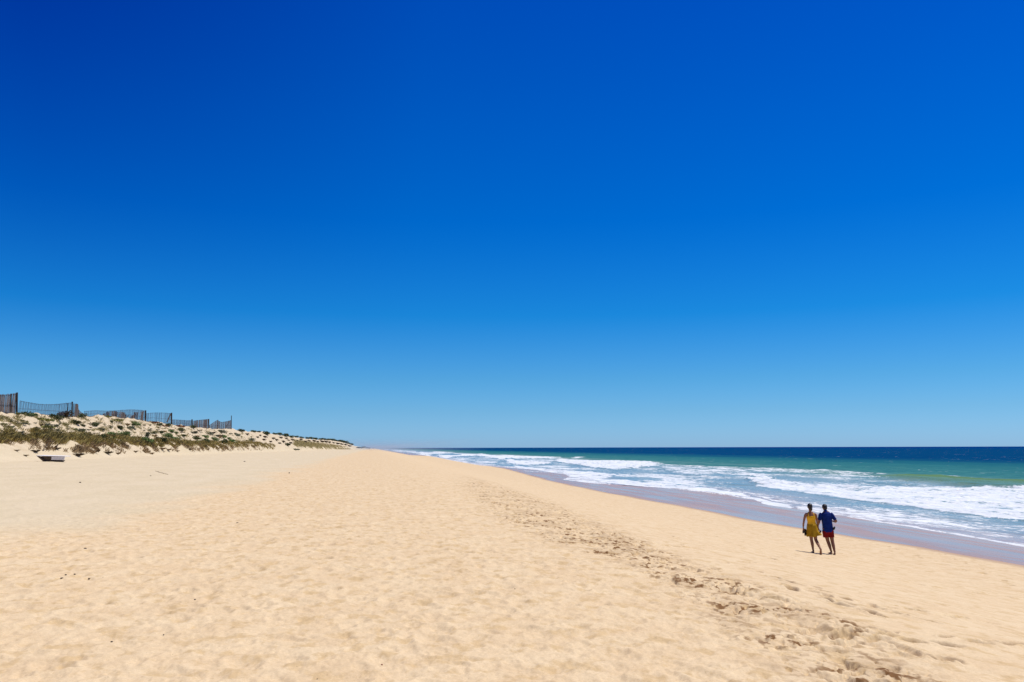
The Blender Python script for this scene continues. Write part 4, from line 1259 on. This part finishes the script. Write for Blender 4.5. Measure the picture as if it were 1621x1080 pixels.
def pouch(u, v, ref, r, label):
    d_ = (ref - EYE).dot(fw)
    p = EYE + ray(u, v) * (d_ / ray(u, v).dot(fw))
    bm = bmesh.new()
    tube(bm, [(0, 0, -r * 1.2, r * .8, r * .5), (0, 0, 0, r, r * .6), (0, 0, r * 1.1, r * .7, r * .45)], 12)
    tube(bm, [(-r * .5, 0, r * 1.2, r * .16), (0, 0, r * 2.0, r * .14), (r * .5, 0, r * 1.2, r * .16)], 8)
    o = bm_obj('pouch', bm, M_SHOE, None, True); o.location = p; o.rotation_euler = (0, .5, rzp)
    tag(o, label, 'pouch')
pouch(1320.3, 836.5, pm, .035, 'small dark pouch hanging at the right hip of the man')
pouch(1298.6, 841.8, pw, .028, 'small dark pouch hanging by the right hem of the mustard skirt')

# ------------------------------------------------------------------ far end of the beach
def far_person():
    p = ground_hit(584.4, 711.6)
    t = empty('person', p, .3)
    k = (p - EYE).dot(fw) / FPX * 3.2 / 1.7
    t.scale = (k, k, k)
    bm = bmesh.new()
    tube(bm, [(-.08, 0, .88, .09), (-.09, .08, .48, .06), (-.10, .10, .06, .04)], 10); tube(bm, [(.08, 0, .88, .09), (.09, -.06, .48, .06), (.10, -.14, .06, .04)], 10)
    tube(bm, [(-.10, .08, .03, .035), (-.10, .24, .03, .03)], 8); tube(bm, [(.10, -.16, .03, .035), (.10, 0, .02, .03)], 8)
    tube(bm, [(0, 0, .88, .16, .11), (0, 0, 1.1, .14, .10), (0, 0, 1.35, .18, .11), (0, 0, 1.44, .10, .07)], 12); tube(bm, [(0, 0, 1.42, .05), (0, .01, 1.52, .05)], 10)
    head(bm, Vector((0, .02, 1.6)))
    for q in (-1, 1):
        tube(bm, [(.18 * q, 0, 1.38, .05), (.23 * q, .02, 1.12, .04), (.24 * q, .10 * q, .88, .028)], 10)
        hand(bm, Vector((.24 * q, .10 * q, .87)), Vector((0, .1 * q, -1)), q, .5)
    fuse('body', bm, M_SKIN2, t, .012, 3)
    bm = bmesh.new()
    tube(bm, [(0, 0, .82, .19, .14), (0, 0, 1.1, .17, .13), (0, 0, 1.36, .20, .13), (0, 0, 1.44, .12, .09)], 12)
    for q in (-1, 1):
        tube(bm, [(.085 * q, 0, .86, .11), (.09 * q, .02 * -q, .55, .085)], 10); tube(bm, [(.18 * q, 0, 1.38, .07), (.22 * q, .01, 1.2, .06)], 8)
    fuse('dark_clothes', bm, simple('dark_cloth', (.03, .025, .03)), t, .012, 3)
    bm = bmesh.new(); ball(bm, Vector((0, -.01, 1.64)), (.085, .10, .085))
    bm_obj('hair', bm, M_HAIR, t, True)
    tag(t, 'tiny distant person in dark clothes where the far beach narrows away', 'person')
far_person()
def tree(u, v_top, dist_y, w_m, label):
    b = on_x(u, 709, on_z(u, 715, 0).x)  # direction only
    d = ray(u, 709.0)
    t_ = dist_y / d.y
    p = Vector((d.x * t_, dist_y, 2.0)); p.z = float(zbase(p.x, p.y)) - .2
    top = EYE + ray(u, v_top) * (dist_y / ray(u, v_top).y)
    h = max(3.0, top.z - p.z)
    root = empty('tree', p)
    bm = bmesh.new()
    bm_bar(bm, (0, 0, -.3), (0, .1, h * .6), h * .035, None, 8)
    for q in range(4):
        a = q * 1.6 + .3
        bm_bar(bm, (0, .05, h * .4), (math.cos(a) * w_m * .3, math.sin(a) * w_m * .3, h * .72), h * .016, None, 6)
    bm_obj('trunk', bm, M_STEM, root)
    me = leaf_cloud('crown', 900, 'bush', int(u)); me.materials.append(M_FARTREE)
    c = link('crown', me, None, root)
    c.location = (0, 0, h * .38); c.scale = (w_m * .5, w_m * .5, h * .62)
    tag(root, label, 'tree', 'trees beyond the far end of the beach')
M_FARTREE = col_mat('far_tree_leaves', (.030, .045, .030), (.06, .08, .05))
tree(576, 706.2, 1450, 9, 'tallest of the tiny dark trees on the horizon right of the last dune')
tree(568.5, 707.2, 1300, 9, 'tiny dark tree on the horizon nearest to the last dune')
tree(572, 707.8, 1380, 8, 'low tiny tree between the last dune and the tallest horizon tree')
tree(581, 707.9, 1700, 9, 'tiny round tree just right of the tallest horizon tree')
tree(586, 708.6, 2000, 11, 'faint low tree above the tiny distant person')
tree(590.5, 709.0, 2400, 12, 'faintest tree at the very end of the dune line')

# ------------------------------------------------------------------ spray hanging over the distant surf
m = bpy.data.materials.new('sea_spray'); m.use_nodes = True
nt = m.node_tree
nt.nodes.remove(nt.nodes['Principled BSDF'])
pv = nt.nodes.new('ShaderNodeVolumePrincipled')
pv.inputs['Color'].default_value = (.88, .96, 1.0, 1)
pv.inputs['Density'].default_value = .0006
nt.links.new(pv.outputs[0], nt.nodes['Material Output'].inputs['Volume'])
bm = bmesh.new()
bm_box(bm, Vector((27, 2150, 4.6)), (90, 3300, 12))
o = bm_obj('sea_spray', bm, m)
tag(o, 'pale spray hanging low over the distant surf where the beach vanishes', 'spray', None, 'stuff')
